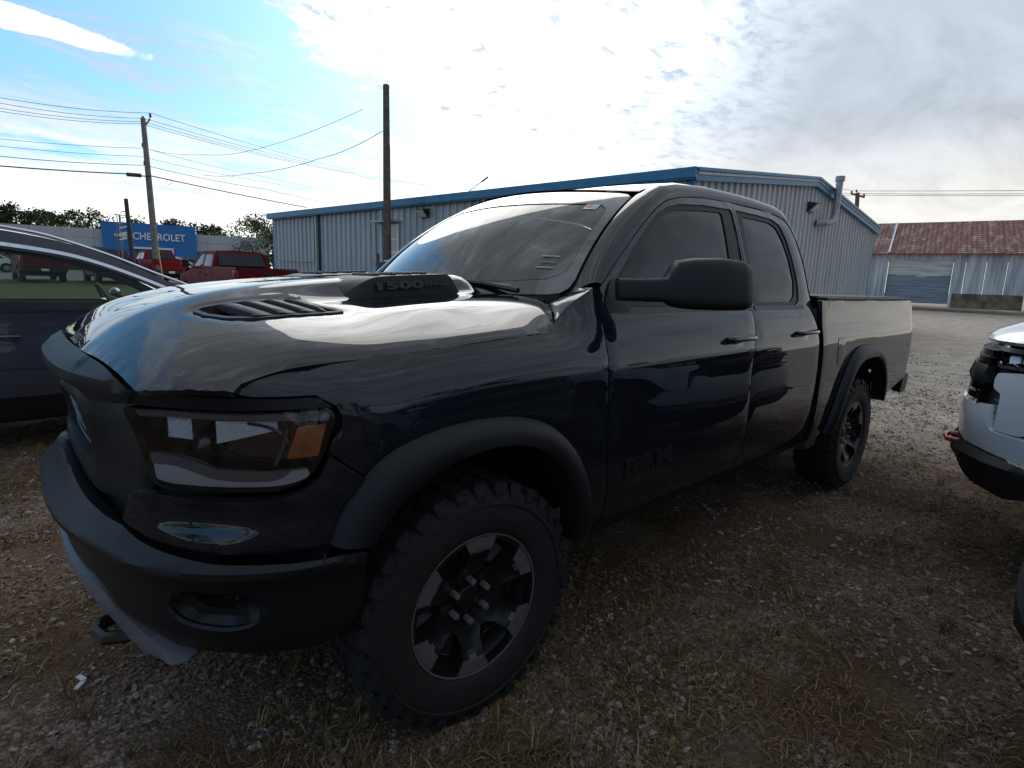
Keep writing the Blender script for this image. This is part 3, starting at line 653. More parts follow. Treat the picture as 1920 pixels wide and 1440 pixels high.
slab([FB((LX0-.3,-4.28,ez+2.05)),FB((LX1,-4.28,ez+2.05)),FB((LX1,-8.9,ez)),FB((LX0-.3,-8.9,ez))],.03,'roof_back',M['rust'],bn)
# lean-to shed at the barn's right end
sh=thing('lean_to_shed','dark weathered lean-to shed at the right end of the rusty roofed barn','shed')
for i in range(10):
    x=LX0-.45-i*.42;c=M['barnwall'] if i%3 else M['galv']
    bw(x-.40,x,gz+.1,3.15,'board',c,y=-1.1,parent=sh,rib=False)
MB().box(LX0-4.8,LX0-.3,-1.3,-.9,3.15,3.27,R=FB).build('header',M['darkgap'],sh,False)
MB().box(LX0-4.8,LX0-.3,-6.,-.7,3.28,3.36,R=FB).build('roof',M['rust'],sh,False)
MB().box(LX0-.45,LX0-.33,-1.05,-.93,gz,3.2,R=FB).build('post',M['darkgap'],sh,False)
st=MB().tube([FB((LX0-.25,.5,gz-.3)),FB((LX0-.22,.5,gz+1.0)),FB((LX0-.2,.48,gz+1.25))],[.17,.15,.12],9).build('wooden_stump',M['wood']);tag(st,'short weathered wooden post standing at the barn corner','post')
# --- dealership ---
M['panel']=mat('grey_facade_panel',(.42,.42,.43),.5,.0,nscale=.6,namp=.06)
de=thing('dealership_building','long grey car dealership with a blue entrance portal reading CHEVROLET','building')
D0=np.array([2.2,-94.9,0]);D1=np.array([-30.36,-86.05,0]);da=math.atan2(D1[1]-D0[1],D1[0]-D0[0]);FDl=frame(D0,da)   # x goes right in view, n = away?
DL=math.hypot(*(D1-D0)[:2]);sgn=-1 if np.dot((FDl((0,1,0))-D0)[:2],CAM[:2]-D0[:2])<0 else 1
Rd=lambda p:FDl((p[0],sgn*p[1],p[2]))
def tz(x):return 6.35
px0=13.4;px1=24.2
x=-14.0;i=0
while x<DL-.01:
    x1=min(x+3.3,DL)
    a,b_=x,x1
    if x<px0<x1:b_=px0
    elif x<px1<x1:a=px1
    if not(x>=px0 and x1<=px1):
        for z0,z1 in((4.05,5.18),(5.21,6.35)):MB().box(a+.015,b_-.015,-.1,.12,z0,z1,R=Rd).build('facade_panel',M['panel'],de,False)
        MB().box(a,b_,-.12,.35,3.62,4.03,R=Rd).build('blue_band',M['blueface'],de,False)
        MB().box(a+.06,b_-.06,-.5,-.4,.9,3.6,R=Rd).build('shop_window',M['winglass'],de,False)
        MB().box(a-.06,a+.06,-.5,-.3,.9,3.6,R=Rd).build('mullion',M['galv'],de,False)
    x=x1
MB().box(-14,DL-.02,-22,-.52,.6,6.2,R=Rd).build('wall',M['panel'],de,False)
k=MB();k.box(px0,px0+3.2,-.3,.9,.5,7.35,R=Rd);k.box(px1-2.6,px1,-.3,.9,.5,7.35,R=Rd);k.box(px0+3.2,px1-2.6,-.3,.9,4.05,7.35,R=Rd);k.build('portal',M['blueface'],de,False)
k=MB();k.box(px0+3.4,px1-2.8,.9,1.0,4.0,4.25,R=Rd);k.box(px1-2.95,px1-2.75,.9,1.0,2.4,4.0,R=Rd);k.build('portal_trim',M['white'],de,False)
MB().box(px0+3.2,px1-2.6,-.28,.5,3.0,3.35,R=Rd).build('blue_band',M['blueface'],de,False)
for a in range(4):MB().box(px0+3.3+a*1.2,px0+4.4+a*1.2,-.25,-.15,.8,2.95,R=Rd).build('glass_door',M['winglass'],de,False)
V,F=text_mesh('CHEVROLET',1.25,.15,bold=.02)
wv=V[:,0].max()-V[:,0].min();cx=(px0+px1)/2+1.05;sc=6.1/wv
newmesh('lettering',[Rd((cx+p[0]*sc,1.0+p[2],5.62+p[1]*1.05)) for p in V],F,M['white'],de,False)
bt=[(-.9,-.13),(-.3,-.13),(-.3,-.32),(.35,-.32),(.35,-.13),(.95,-.13),(.85,.2),(.35,.2),(.35,.38),(-.3,.38),(-.3,.2),(-1.0,.2)]
MB().prism(bt,lambda a,c:Rd((px0+2.3+a,.9,5.62+c)),lambda a,c:Rd((px0+2.3+a,1.0,5.62+c))).build('emblem',mat('gold_emblem',(.62,.48,.20),.4,.3),de,False)
MB().lathe([(.0,.16),(.62,.16),(.68,.12),(.68,.12)],24,lambda a,b_,h:Rd((px1+6.3+a,h+.05,5.2+b_))).build('round_sign',M['lampgrey'],de)
MB().lathe([(.40,.225),(.50,.225)],24,lambda a,b_,h:Rd((px1+6.3+a,h,5.2+b_))).build('sign_ring',M['galv'],de)
ck=MB().tube([Rd((.5,-3,6.1)),Rd((.5,-3,7.2))],.3,10).build('chimney',M['white'],de)
ck=MB().tube([Rd((12.0,-1,6.1)),Rd((12.0,-1,6.7))],.15,8).build('chimney',M['white'],de)
# --- poles ---
def ray3(x,y,d):return CAM+(_f+_s*(x-960)/FPX-_u*(y-720)/FPX)*d
pl_=thing('utility_pole','tall grey wooden utility pole with crossing wires before the dealership','utility pole')
b0=ray3(297,527,33);b0[2]=G(b0[0],b0[1])-.1;t0=ray3(268,222,33)
MB().tube([tuple(b0),tuple((b0*.5+t0*.5)),tuple(t0)],[.19,.165,.13],10).build('shaft',M['wood2'],pl_)
MB().tube([tuple(t0+[0,0,-.55]),tuple(t0+[-.35,0,.05])],.05,6).build('bracket',M['wood2'],pl_)
for a,z in((-.38,.12),(.0,-.1),(.12,-1.6),(.1,-2.6)):MB().tube([tuple(t0+[a,0,z]),tuple(t0+[a,0,z+.22])],.06,6).build('insulator',M['darkgap'],pl_)
p2=thing('bare_wooden_pole','bare brown wooden pole rising before the long grey building wall','pole')
b1=ray3(726,500,17);b1[2]=G(b1[0],b1[1])-.1;t1=ray3(724,160,17)
MB().tube([tuple(b1),tuple(b1*.5+t1*.5),tuple(t1)],[.125,.112,.095],12).build('shaft',M['wood'],p2)
MB().tube([tuple(b1*.8+t1*.2+[-.12,.02,0]),tuple(b1*.25+t1*.75+[-.105,.02,0])],.012,5).build('ground_wire',M['wire'],p2)
# --- tall frame sign without its sign ---
fs=thing('ladder_frame','dark post and thin mast joined by short rungs before the blue portal','post')
q0=ray3(252,512,31);q0[2]=G(q0[0],q0[1])-.1;q1=ray3(236,373,31)
MB().tube([tuple(q0),tuple(q1)],[.13,.10],8).build('post',M['darkgap'],fs)
r0=ray3(229,470,31);r1=ray3(224,404,31);MB().tube([tuple(r0-[0,0,1.2]),tuple(r1)],.05,6).build('mast',M['lampgrey'],fs)
r2=ray3(222,470,31);r3=ray3(219,402,31);MB().tube([tuple(r2-[0,0,.4]),tuple(r3)],.025,6).build('mast',M['lampgrey'],fs)
MB().tube([tuple(ray3(213,402,31)),tuple(ray3(238,404,31))],.025,5).build('crossbar',M['lampgrey'],fs)
for i,y in enumerate((399,410,429,440,444,451)):
    MB().tube([tuple(ray3(225,y-1,31)),tuple(ray3(239,y-4,31))],.022 if i<2 else .05,5).build('rung',M['white'] if i>1 else M['lampgrey'],fs)
# thin striped guy marker beside the pole
gm_=MB().tube([tuple(ray3(306,527,32.6)),tuple(ray3(296,462,32.6))],.035,6).build('guy_wire_guard',mat('yellow_guard',(.5,.42,.2),.6));tag(gm_,'thin yellowish guy wire guard leaning against the utility pole','guard')
# --- far pole behind the grey building ---
fp=thing('distant_utility_pole','distant brown utility pole with one crossarm above the blue eave','utility pole')
a0=ray3(1604,430,46);a1=ray3(1608,362,46)
MB().tube([tuple(a0),tuple(a1)],.16,8).build('shaft',M['wood'],fp);MB().tube([tuple(ray3(1596,363,46)),tuple(ray3(1621,370,46))],.07,6).build('crossarm',M['wood'],fp)
for x_,y_ in((1597,360),(1606,358),(1620,366)):MB().tube([tuple(ray3(x_,y_+2,46)),tuple(ray3(x_,y_-2,46))],.07,6).build('insulator',M['darkgap'],fp)
# --- wires ---
def wire(pts,dep,r,label,sag=.0,cat='power line'):
    P=[ray3(x,y,d) for (x,y),d in zip(pts,dep)];out=[]
    for i in range(len(P)-1):
        for k in range(10):
            t=k/10;p=P[i]*(1-t)+P[i+1]*t;p=p-np.array([0,0,sag*4*t*(1-t)]);out.append(tuple(p))
    out.append(tuple(P[-1]))
    return tag(MB().tube(out,r,5).build('power_line',M['wire'],None),label,cat,'wires strung between the poles')
def wl(n):return n+' of the wires running from the utility pole'
wire([(-60,172),(282,212),(700,330),(900,358)],[26,33,52,70],.013,'topmost wire passing over the head of the utility pole',.2)
wire([(-60,182),(270,222),(700,332),(880,352)],[26,33,52,70],.012,'second wire from the top tied to the pole head',.2)
wire([(-60,192),(268,228),(660,325),(800,350)],[26,33,50,62],.012,'third wire from the top at the utility pole',.2)
wire([(-60,198),(264,232),(640,322),(780,345)],[26,33,50,62],.012,'fourth wire from the top at the utility pole',.2)
wire([(-60,254),(272,278),(480,328),(700,372)],[27,33,42,55],.011,'thin wire crossing the pole a quarter way down',.1)
wire([(-60,267),(262,293),(520,345),(640,368)],[27,33,42,55],.011,'thin wire just below the quarter way wire',.1)
wire([(-60,287),(272,310),(500,355),(640,383)],[27,33,42,52],.017,'medium cable above the thick cable on the pole',.1)
wire([(-60,306),(240,326),(284,330),(575,389)],[27,32,33,46],.033,'thick black cable sagging from the pole towards the grey building',.05,'cable')
wire([(283,281),(380,290),(480,280),(680,205)],[33,28,24,18],.009,'thin drop wire curving up to the right from the pole',.1)
wire([(380,328),(470,325),(600,297),(717,246)],[33,27,22,17],.012,'service wire rising to the bare wooden pole',.1)
wire([(1560,352),(1608,358),(1760,358),(1990,357)],[52,46,40,34],.016,'upper wire over the barn to the right of the distant pole',.0)
wire([(1560,362),(1608,363),(1760,364),(1990,363)],[52,46,40,34],.016,'middle wire over the barn to the right of the distant pole',.0)
wire([(1560,366),(1620,366),(1760,367),(1990,367)],[52,46,40,34],.016,'lowest wire over the barn to the right of the distant pole',.0)
sc_=MB().tube([tuple(ray3(238,327,32)),tuple(ray3(264,329,32.6))],.11,8).build('splice_closure',M['wire']);tag(sc_,'black cylindrical splice case hanging on the thick cable','splice case')
lp_=[tuple(ray3(317+5*math.cos(a/12*6.283),341+5*math.sin(a/12*6.283),34)) for a in range(13)]
tag(MB().tube(lp_,.012,5).build('cable_loop',M['wire']),'small coiled loop of cable under the thick line right of the pole','cable loop')
sl_=thing('far_street_light','distant slanting lamp arm above the blue eave','street light')
MB().tube([tuple(ray3(880,358,60)),tuple(ray3(893,348,60)),tuple(ray3(914,333,60))],.05,6).build('arm',M['wood2'],sl_);MB().tube([tuple(ray3(903,341,60)),tuple(ray3(915,332,60))],.11,6).build('lamp_head',M['wood2'],sl_)
# --- trees ---
def leafmat():
    m=tonemat('foliage',.8,.2);t=m.node_tree;b=t.nodes['Principled BSDF'];return m
M['leaf']=leafmat();M['bark']=mat('bark',(.07,.055,.045),.9,nscale=10,namp=.3)
def tree(x,y,h,rad,n,col,label,group,leaf=.30,sparse=1.0):
    z=float(G(x,y));t=thing('tree',label,'tree',(x,y,z),0,group);rg=np.random.default_rng(int(abs(x*91+y*37))%99991)
    k=MB();k.tube([(0,0,-.2),(.05,.02,h*.3),(.1,-.05,h*.62)],[h*.028,h*.02,h*.009],7)
    tips=[]
    for i in range(9):
        a=rg.random()*6.28;zz=h*(.25+.5*rg.random());L_=rad*(.5+.4*rg.random());e=(math.cos(a)*L_,math.sin(a)*L_,zz+h*.18*rg.random()+.1*h);tips.append(e)
        k.tube([(0,0,zz*.8),(e[0]*.5,e[1]*.5,(zz+e[2])/2),e],[h*.011,h*.007,h*.003],5,cap=False)
    k.build('trunk',M['bark'],t)
    n=int(n*2.2);nb=40;cl=[]
    for i in range(nb):
        a=rg.random()*6.28;q=rg.random()**.5;hh=.22+.75*rg.random();ww=math.sin(min(1,(1.04-hh)*1.7)*math.pi/2)*rad
        cl.append((math.cos(a)*q*ww,math.sin(a)*q*ww,h*hh,rad*(.20+.20*rg.random()),.55+.75*rg.random()))
    cl=np.array(cl);pick=rg.integers(0,nb,n);c=cl[pick];d=rg.standard_normal((n,3));d/=np.linalg.norm(d,axis=1)[:,None];rr=rg.random(n)**.4
    P=c[:,:3]+d*(c[:,3]*rr)[:,None]*[1,1,.85]
    u=rg.standard_normal((n,3));u/=np.linalg.norm(u,axis=1)[:,None];w=np.cross(u,rg.standard_normal((n,3)));w/=np.linalg.norm(w,axis=1)[:,None]
    s=(leaf*(.5+.8*rg.random(n)))[:,None]
    V=np.stack([P-u*s*.5,P+w*s*.32,P+u*s*.5,P-w*s*.32],1).reshape(-1,3);F=np.arange(n*4).reshape(-1,4)
    C=np.array(col)[None]*(.6+.7*rg.random((n,1)))*c[:,4:5];C=np.repeat(np.c_[C,np.ones(n)],4,0)
    fastmesh('crown',V,F,M['leaf'],t,attr=C);return t
GRN=(.060,.085,.030);OLV=(.088,.100,.040);YEL=(.14,.14,.052);DRK=(.042,.062,.026)
def tat(px,d,top,rad,n,col,label,leaf=.55):
    p=ray3(px,500,d);h=(503.+ (px-300)*.033-top-9)/FPX*d+1.459-float(G(p[0],p[1]));tree(p[0],p[1],h,rad,n,col,label,'trees behind the dealership',leaf)
tl=[(-30,104,372,7.0,1700,GRN,'big dark tree at the far left above the dealership roof'),
(28,108,382,6.0,1500,DRK,'dark green tree second from the far left behind the roof'),
(62,112,392,5.0,1200,OLV,'olive tree right of the white roof vent'),
(92,116,391,4.6,1200,YEL,'yellow green rounded tree left of the airy tree'),
(125,112,398,4.5,1100,OLV,'small olive tree tucked between two yellow green trees'),
(150,118,391,5.0,900,YEL,'thin leaved yellow green tree with sky showing through'),
(184,120,391,5.4,850,OLV,'tall airy tree just left of the blue portal'),
(222,122,415,5.0,900,GRN,'low green treetop above the left edge of the blue portal'),
(262,120,408,4.8,1000,OLV,'treetop between the ladder frame and the utility pole'),
(300,124,418,4.5,800,GRN,'low treetop just right of the utility pole'),
(332,120,408,4.8,1000,OLV,'pointed treetop above the right end of the lettering'),
(366,122,415,5.0,1100,GRN,'round green tree above the right wing of the dealership'),
(402,124,419,5.2,1100,DRK,'dark round tree right of the green tree behind the right wing'),
(432,136,436,5.0,700,GRN,'smallest tree in the gap before the bright olive tree')]
for a in tl:tat(*a[:6],a[6])
p=ray3(482,505,88);tree(p[0],p[1],(509-409)/FPX*88+.45,5.6,2600,YEL,'bright olive tree standing beside the far end of the grey building','trees behind the dealership',.36)
p=ray3(514,505,60);tree(p[0],p[1],5.2,2.0,900,OLV,'slim shrubby tree against the far corner of the grey building','trees behind the dealership',.25)
# behind the photographer: tree line and a low metal building that the paint mirrors
for i,(x,y,h,r_) in enumerate(((9,34,9,5),(-2,38,10,6),(-13,36,8,5),(-24,40,10,6),(22,30,10,6),(34,22,11,6),(44,8,10,6),(-38,44,11,7))):
    tree(x,y,h,r_,900,(GRN,OLV,DRK)[i%3],('broad green','tall olive','tall dark','narrow green','full olive','round dark','spreading green','large olive')[i]+' tree across the lot behind the photographer','trees across the lot',.5)
nb_=thing('white_metal_shed','low white metal building across the lot behind the photographer','building',(0,0,0))
k=MB();k.box(-16,-2,22,32,-.1,3.4);k.build('wall',M['siding'],nb_,False)
slab([(-16.3,21.7,3.35),(-1.7,21.7,3.35),(-1.7,27,5.0),(-16.3,27,5.0)],.06,'roof',M['galv'],nb_);slab([(-16.3,27,5.0),(-1.7,27,5.0),(-1.7,32.3,3.35),(-16.3,32.3,3.35)],.06,'roof',M['galv'],nb_)
k=MB();k.v=[(-2,22,3.4),(-2,32,3.4),(-2,27,4.95),(-16,22,3.4),(-16,32,3.4),(-16,27,4.95)];k.f=[(0,1,2),(3,5,4)];k.build('gable',M['siding'],nb_,False)
MB().box(-11,-7,21.93,21.99,0,2.9).build('door',M['darkgap'],nb_,False)
# ---- body surface of the big truck: s runs along the plan outline, z is height ----
XC,AX,BY,NE=.2,.77,1.0,2.6
_th=np.linspace(0,np.pi/2,400)
_bx=XC+AX*np.sin(_th)**(2/NE); _by=BY*np.cos(_th)**(2/NE)
_bs=np.r_[0,np.cumsum(np.hypot(np.diff(_bx),np.diff(_by)))]
SMAX=float(_bs[-1])
def sst(x,a,b):
    t=min(1,max(0,(x-a)/(b-a)));return t*t*(3-2*t)
def lerp_tab(T,z):
    if z<=T[0][0]:return T[0][1]
    for (a,b),(c,d) in zip(T,T[1:]):
        if z<=c:return b+(d-b)*(z-a)/(c-a)
    return T[-1][1]
def spl_tab(T):
    zs=np.array([t[0] for t in T]);vs=np.array([t[1] for t in T])
    zz=np.linspace(zs[0],zs[-1],240)
    v=np.interp(zz,zs,vs);k=np.array([1,2,3,2,1.])/9
    v2=np.convolve(np.pad(v,2,mode='edge'),k,'valid');v2=np.convolve(np.pad(v2,2,mode='edge'),k,'valid')
    v2[0]=v[0];v2[-1]=v[-1]
    return zz,v2
DOOR=spl_tab([(.38,-.11),(.46,-.085),(.53,-.05),(.60,-.022),(.68,-.006),(.78,0),(.9,0),(1.0,-.004),(1.1,-.009),(1.16,-.016),(1.20,-.03),(1.27,-.05),(1.33,-.072),(1.38,-.094),(1.45,-.118),(1.6,-.16),(1.75,-.208),(1.85,-.245),(1.9,-.272),(1.95,-.33)])
FEND=spl_tab([(.38,-.08),(.5,-.03),(.6,-.01),(.75,0),(.95,0),(1.08,-.004),(1.15,-.012),(1.2,-.028),(1.23,-.045),(1.26,-.072),(1.285,-.10),(1.31,-.135),(1.34,-.18),(1.38,-.23),(1.5,-.36)])
FRONT=spl_tab([(.38,-.06),(.46,-.040),(.52,-.015),(.6,.0),(.7,.008),(.80,.008),(.84,.002),(.88,-.006),(1.0,-.006),(1.12,-.010),(1.17,-.004),(1.2,-.018),(1.23,-.05),(1.27,-.10),(1.33,-.2),(1.4,-.3)])
def dropx(x):
    return lerp_tab([(-.6,-.02),(0,0),(.25,.022),(.5,.06),(.7,.10),(.9,.13)],x)
def base(s):
    if s<=0:return XC+s,BY,0.,1.
    if s>=SMAX:return XC+AX,SMAX-s,1.,0.
    th=float(np.interp(s,_bs,_th))
    e=1e-3;a=min(np.pi/2,th+e);b=max(0,th-e)
    f=lambda t:(XC+AX*max(0,np.sin(t))**(2/NE),BY*max(0,np.cos(t))**(2/NE))
    p=f(th);q=f(a);r=f(b);tx,ty=q[0]-r[0],q[1]-r[1];L=np.hypot(tx,ty)
    return p[0],p[1],-ty/L,tx/L
def off(s,z):
    x=XC+s
    o_d=np.interp(z,*DOOR)
    if x<-.75: 
        return float(o_d) if x>-2.7 else float(np.interp(z,*BED))
    o_f=np.interp(z+dropx(x if s<.35 else .55),*FEND)
    w=sst(x,-.60,-.36) if z>1.2 else sst(x,-.75,-.2)
    o=o_d*(1-w)+o_f*w
    if s>.25:
        o_r=np.interp(z,*FRONT);w=sst(s,.25,.62);o=o*(1-w)+o_r*w
    if z>1.06 and s>.1:o+=.020*sst(s,.12,.27)*(1-sst(s,.75,1.0))*sst(z,1.06,1.22)
    return float(o)
BED=spl_tab([(.5,-.03),(.6,-.01),(.75,0),(1.0,0),(1.1,-.004),(1.18,-.016),(1.24,-.03),(1.32,-.04),(1.40,-.05),(1.45,-.06)])
def S(s,z,d=0.):
    x,y,nx,ny=base(s);o=off(s,z)+d
    return np.array([x+nx*o,y+ny*o,z])
# ---- hood height field ----
HY=[0,.15,.28,.31,.34,.42,.45,.50,.60,.66,.72,.80,.88,.94,1.0]
HX=[-.75,-.5,-.25,0,.25,.5,.65,.78,.88,.96,1.02]
HZ=np.array([
 [1.474,1.479,1.482,1.478,1.466,1.418,1.412,1.411,1.408,1.402,1.390,1.362,1.322,1.285,1.22],
 [1.472,1.477,1.479,1.475,1.462,1.413,1.407,1.406,1.402,1.396,1.384,1.355,1.312,1.275,1.21],
 [1.464,1.468,1.469,1.465,1.450,1.400,1.393,1.391,1.387,1.380,1.364,1.335,1.300,1.266,1.20],
 [1.452,1.455,1.455,1.451,1.436,1.385,1.378,1.376,1.370,1.361,1.343,1.315,1.284,1.250,1.18],
 [1.433,1.436,1.434,1.429,1.415,1.375,1.367,1.360,1.342,1.330,1.316,1.292,1.260,1.226,1.16],
 [1.404,1.405,1.404,1.400,1.391,1.368,1.360,1.350,1.326,1.313,1.298,1.274,1.238,1.200,1.13],
 [1.371,1.372,1.372,1.369,1.363,1.344,1.337,1.325,1.301,1.286,1.268,1.242,1.206,1.170,1.10],
 [1.325,1.326,1.326,1.324,1.319,1.304,1.297,1.286,1.262,1.246,1.227,1.198,1.163,1.128,1.06],
 [1.262,1.260,1.256,1.253,1.249,1.237,1.231,1.221,1.198,1.183,1.166,1.140,1.108,1.075,1.02],
 [1.185,1.182,1.176,1.174,1.170,1.160,1.155,1.146,1.130,1.118,1.103,1.078,1.050,1.01,.96],
 [1.10,1.10,1.09,1.09,1.08,1.075,1.07,1.065,1.05,1.04,1.03,1.01,.98,.95,.9]])
def _cr(p0,p1,p2,p3,x0,x1,x2,x3,x):
    t=(x-x1)/(x2-x1);m1=(p2-p0)/(x2-x0)*(x2-x1);m2=(p3-p1)/(x3-x1)*(x2-x1)
    return (2*t**3-3*t*t+1)*p1+(t**3-2*t*t+t)*m1+(-2*t**3+3*t*t)*p2+(t**3-t*t)*m2
def _ip(X,V,x):
    x=min(max(x,X[0]),X[-1]);i=min(len(X)-2,max(0,int(np.searchsorted(X,x))-1))
    a=max(0,i-1);b=min(len(X)-1,i+2)
    xa=X[a] if a<i else X[i]-(X[i+1]-X[i]);xb=X[b] if b>i+1 else X[i+1]+(X[i+1]-X[i])
    va=V[a] if a<i else 2*V[i]-V[i+1];vb=V[b] if b>i+1 else 2*V[i+1]-V[i]
    return _cr(va,V[i],V[i+1],vb,xa,X[i],X[i+1],xb,x)
def Hd(x,y):
    y=abs(y);return _ip(HX,[_ip(HY,HZ[i],y) for i in range(len(HX))],x)
# ---------------- the dark pickup ----------------
TR=thing('pickup_truck','large blackish pickup truck with vented hood and chunky tyres filling the view','pickup truck',(0,0,0))
def SD(d=0.):return lambda s,z:S(s,z,d)
def two(o,name=None):return mirror_y(o,name=name)
g_=.0035
# seam lines (s,z)
ASEAM=[(-.855,.50),(-.835,.60),(-.80,.80),(-.79,1.08),(-.802,1.206),(-.803,1.30),(-.80,1.385),(-.832,1.438),(-.9,1.49),(-1.0,1.57),(-1.155,1.682),(-1.273,1.758),(-1.364,1.808),(-1.459,1.845),(-1.6,1.873),(-1.808,1.894),(-2.093,1.905)]
BSEAM=[(-2.093,1.905),(-2.083,1.78),(-2.074,1.607),(-2.058,1.374),(-2.05,1.27),(-2.02,1.19),(-1.99,1.12),(-1.972,1.036),(-1.968,.875),(-1.97,.70),(-1.965,.50)]
CSEAM=[(-2.093,1.905),(-2.43,1.905),(-2.62,1.893),(-2.74,1.865),(-2.81,1.80),(-2.85,1.698),(-2.872,1.584),(-2.88,1.45),(-2.885,1.30),(-2.875,1.147),(-2.862,.949),(-2.835,.75),(-2.80,.60),(-2.77,.50)]
A_=crv(ASEAM,3);B_=crv(BSEAM,3);C_=crv(CSEAM,3)
sh_=lambda P,dx,dz=0:[(x+dx,z+dz) for x,z in P]
def inset(P,d):
    P=[np.array(p,float) for p in P];n=len(P);ar=sum(P[i][0]*P[(i+1)%n][1]-P[(i+1)%n][0]*P[i][1] for i in range(n));sg=1 if ar>0 else -1
    out=[]
    for i in range(n):
        a,b,c=P[i-1],P[i],P[(i+1)%n];u=b-a;v=c-b
        u=u/(np.linalg.norm(u)+1e-9);v=v/(np.linalg.norm(v)+1e-9);nn=np.array([-(u+v)[1],(u+v)[0]]);L_=np.linalg.norm(nn)
        if L_<1e-6:out.append(tuple(b));continue
        nn/=L_;k=d/max(.5,abs(nn@np.array([-u[1],u[0]])));out.append(tuple(b+nn*k*sg))
    return out
H1=rnd([(-.862,1.370),(-.96,1.487),(-1.11,1.617),(-1.23,1.706),(-1.33,1.772),(-1.43,1.812),(-1.54,1.836),(-1.76,1.856),(-2.064,1.866),(-2.058,1.60),(-2.043,1.362)],.02)
H2=rnd([(-2.088,1.362),(-2.098,1.6),(-2.106,1.868),(-2.36,1.868),(-2.55,1.862),(-2.64,1.835),(-2.69,1.755),(-2.722,1.63),(-2.735,1.48),(-2.705,1.395),(-2.62,1.362)],.02)
GL1=rnd([(-.905,1.395),(-.99,1.482),(-1.131,1.602),(-1.248,1.688),(-1.339,1.747),(-1.432,1.785),(-1.537,1.808),(-1.76,1.828),(-1.952,1.838),(-1.945,1.72),(-1.928,1.55),(-1.90,1.39)],.02)
GL2=rnd([(-2.152,1.388),(-2.152,1.487),(-2.157,1.669),(-2.175,1.838),(-2.36,1.84),(-2.52,1.835),(-2.6,1.812),(-2.65,1.735),(-2.688,1.63),(-2.697,1.489),(-2.66,1.42),(-2.60,1.388)],.02)
d1=[(x-g_,z) for x,z in A_]+[(x+g_,z) for x,z in B_[1:]]
d2=[(x-g_,z) for x,z in B_[::-1]]+[(x+g_*.8,z-g_) for x,z in C_[1:]]
INS={}
def door(outline,hole,glass,hx,label=None):
    for side in(1,-1):
        D=panel('door',outline,(SD() if side==1 else (lambda s,z:S(s,z)*[1,-1,1])),M['paint'],TR,h=.045,holes=[hole],depth=.03,flip=(side==-1),rim=.003)
        f=lambda dd:((lambda s,z:S(s,z,dd)) if side==1 else (lambda s,z:S(s,z,dd)*[1,-1,1]))
        panel('window_trim',inset(hole,.001),f(-.007),M['plastic'],D,h=.06,holes=[glass],depth=.02,flip=side==-1)
        panel('window_glass',inset(glass,-.002),f(-.013),M['tint'],D,h=.06,depth=.004,flip=side==-1)
        # belt moulding
        zb=1.352
        x0=min(p[0] for p in hole);x1=max(p[0] for p in hole)
        panel('belt_moulding',[(x1+.0,zb-.006),(x1+.0,zb+.016),(x0+.0,zb+.016),(x0+.0,zb-.006)],f(.004),M['black'],D,h=.08,depth=.02,flip=side==-1)
        # handle: dished recess and pull
        zc=1.205
        def cup(u,v,hx=hx):
            s=hx-.11+.25*u*1.0-.02;z=zc-.042+.084*v;q=max(0,1-((u-.5)/.5)**4)*max(0,1-((v-.5)/.5)**2);p=S(s,z,.0015-.0*q);return p
        rr=[(hx+.13*math.cos(a)*1.0,zc+.040*math.sin(a)) for a in np.linspace(0,6.283,25)[:-1]]
        if side==1:
            panel('handle_recess',rr,f(.0012),M['gloss'],D,h=.03,depth=.004)
            hb=MB();pts=[S(hx+.105,zc+.006,.004),S(hx+.09,zc+.006,.030),S(hx+.02,zc+.008,.042),S(hx-.08,zc+.008,.042),S(hx-.115,zc+.008,.030),S(hx-.12,zc+.008,.004)]
            hb.tube([tuple(p) for p in pts],[.016,.019,.020,.020,.019,.016],8,flat=.7);hb.build('handle',M['gloss'],D)
        INS.setdefault(side,[]).append(D)
    return INS[1][-1]
DF=door(d1,H1,GL1,-1.83);DR=door(d2,H2,GL2,-2.66)
# RAM lettering low on the front door
V,F=text_mesh('RAM',.115,.006,bold=.002)
kx=.335/(V[:,0].max()-V[:,0].min())
newmesh('lettering',[S(-1.085-p[0]*kx,.728+p[1]*.9,.004+p[2]) for p in V],[f[::-1] for f in F],M['badge'],DF,False)
# fender
ham=[(-.60,1.318),(-.655,1.345),(-.70,1.372),(-.735,1.392)]
FU=crv([(.519,1.176),(.502,1.193),(.417,1.215),(.266,1.232),(.12,1.244),(-.031,1.255),(-.318,1.272),(-.44,1.281),(-.53,1.293),(-.60,1.318)],3)
fo=[(.519,1.176)]+FU[1:]+[(-.66,1.352),(-.715,1.392),(-.765,1.425),(-.80,1.442),(-.826,1.437)]
fo+=[(x+g_,z) for x,z in A_[::-1] if z<1.432]
AO=crv([(.305,.775),(.27,.86),(.21,.945),(.12,1.005),(-.03,1.040),(-.2,1.045),(-.35,1.025),(-.48,.975),(-.59,.885),(-.665,.77),(-.73,.62),(-.765,.51)],3)
AI=crv([(.20,.765),(.155,.83),(.095,.885),(.0,.930),(-.1,.953),(-.2,.957),(-.3,.945),(-.40,.910),(-.49,.845),(-.56,.75),(-.615,.62),(-.64,.505)],3)
arch=[(x,z-.02) for x,z in AO][::-1]
fo+=[(-.86,.50)]+arch[1:-6]+[(.195,.93),(.299,1.019),(.288,1.045),(.262,1.085),(.262,1.105),(.272,1.130),(.288,1.142),(.325,1.163),(.394,1.163),(.47,1.165)]
o=panel('fender',fo,SD(),M['paint'],TR,h=.032,depth=.02);two(o)
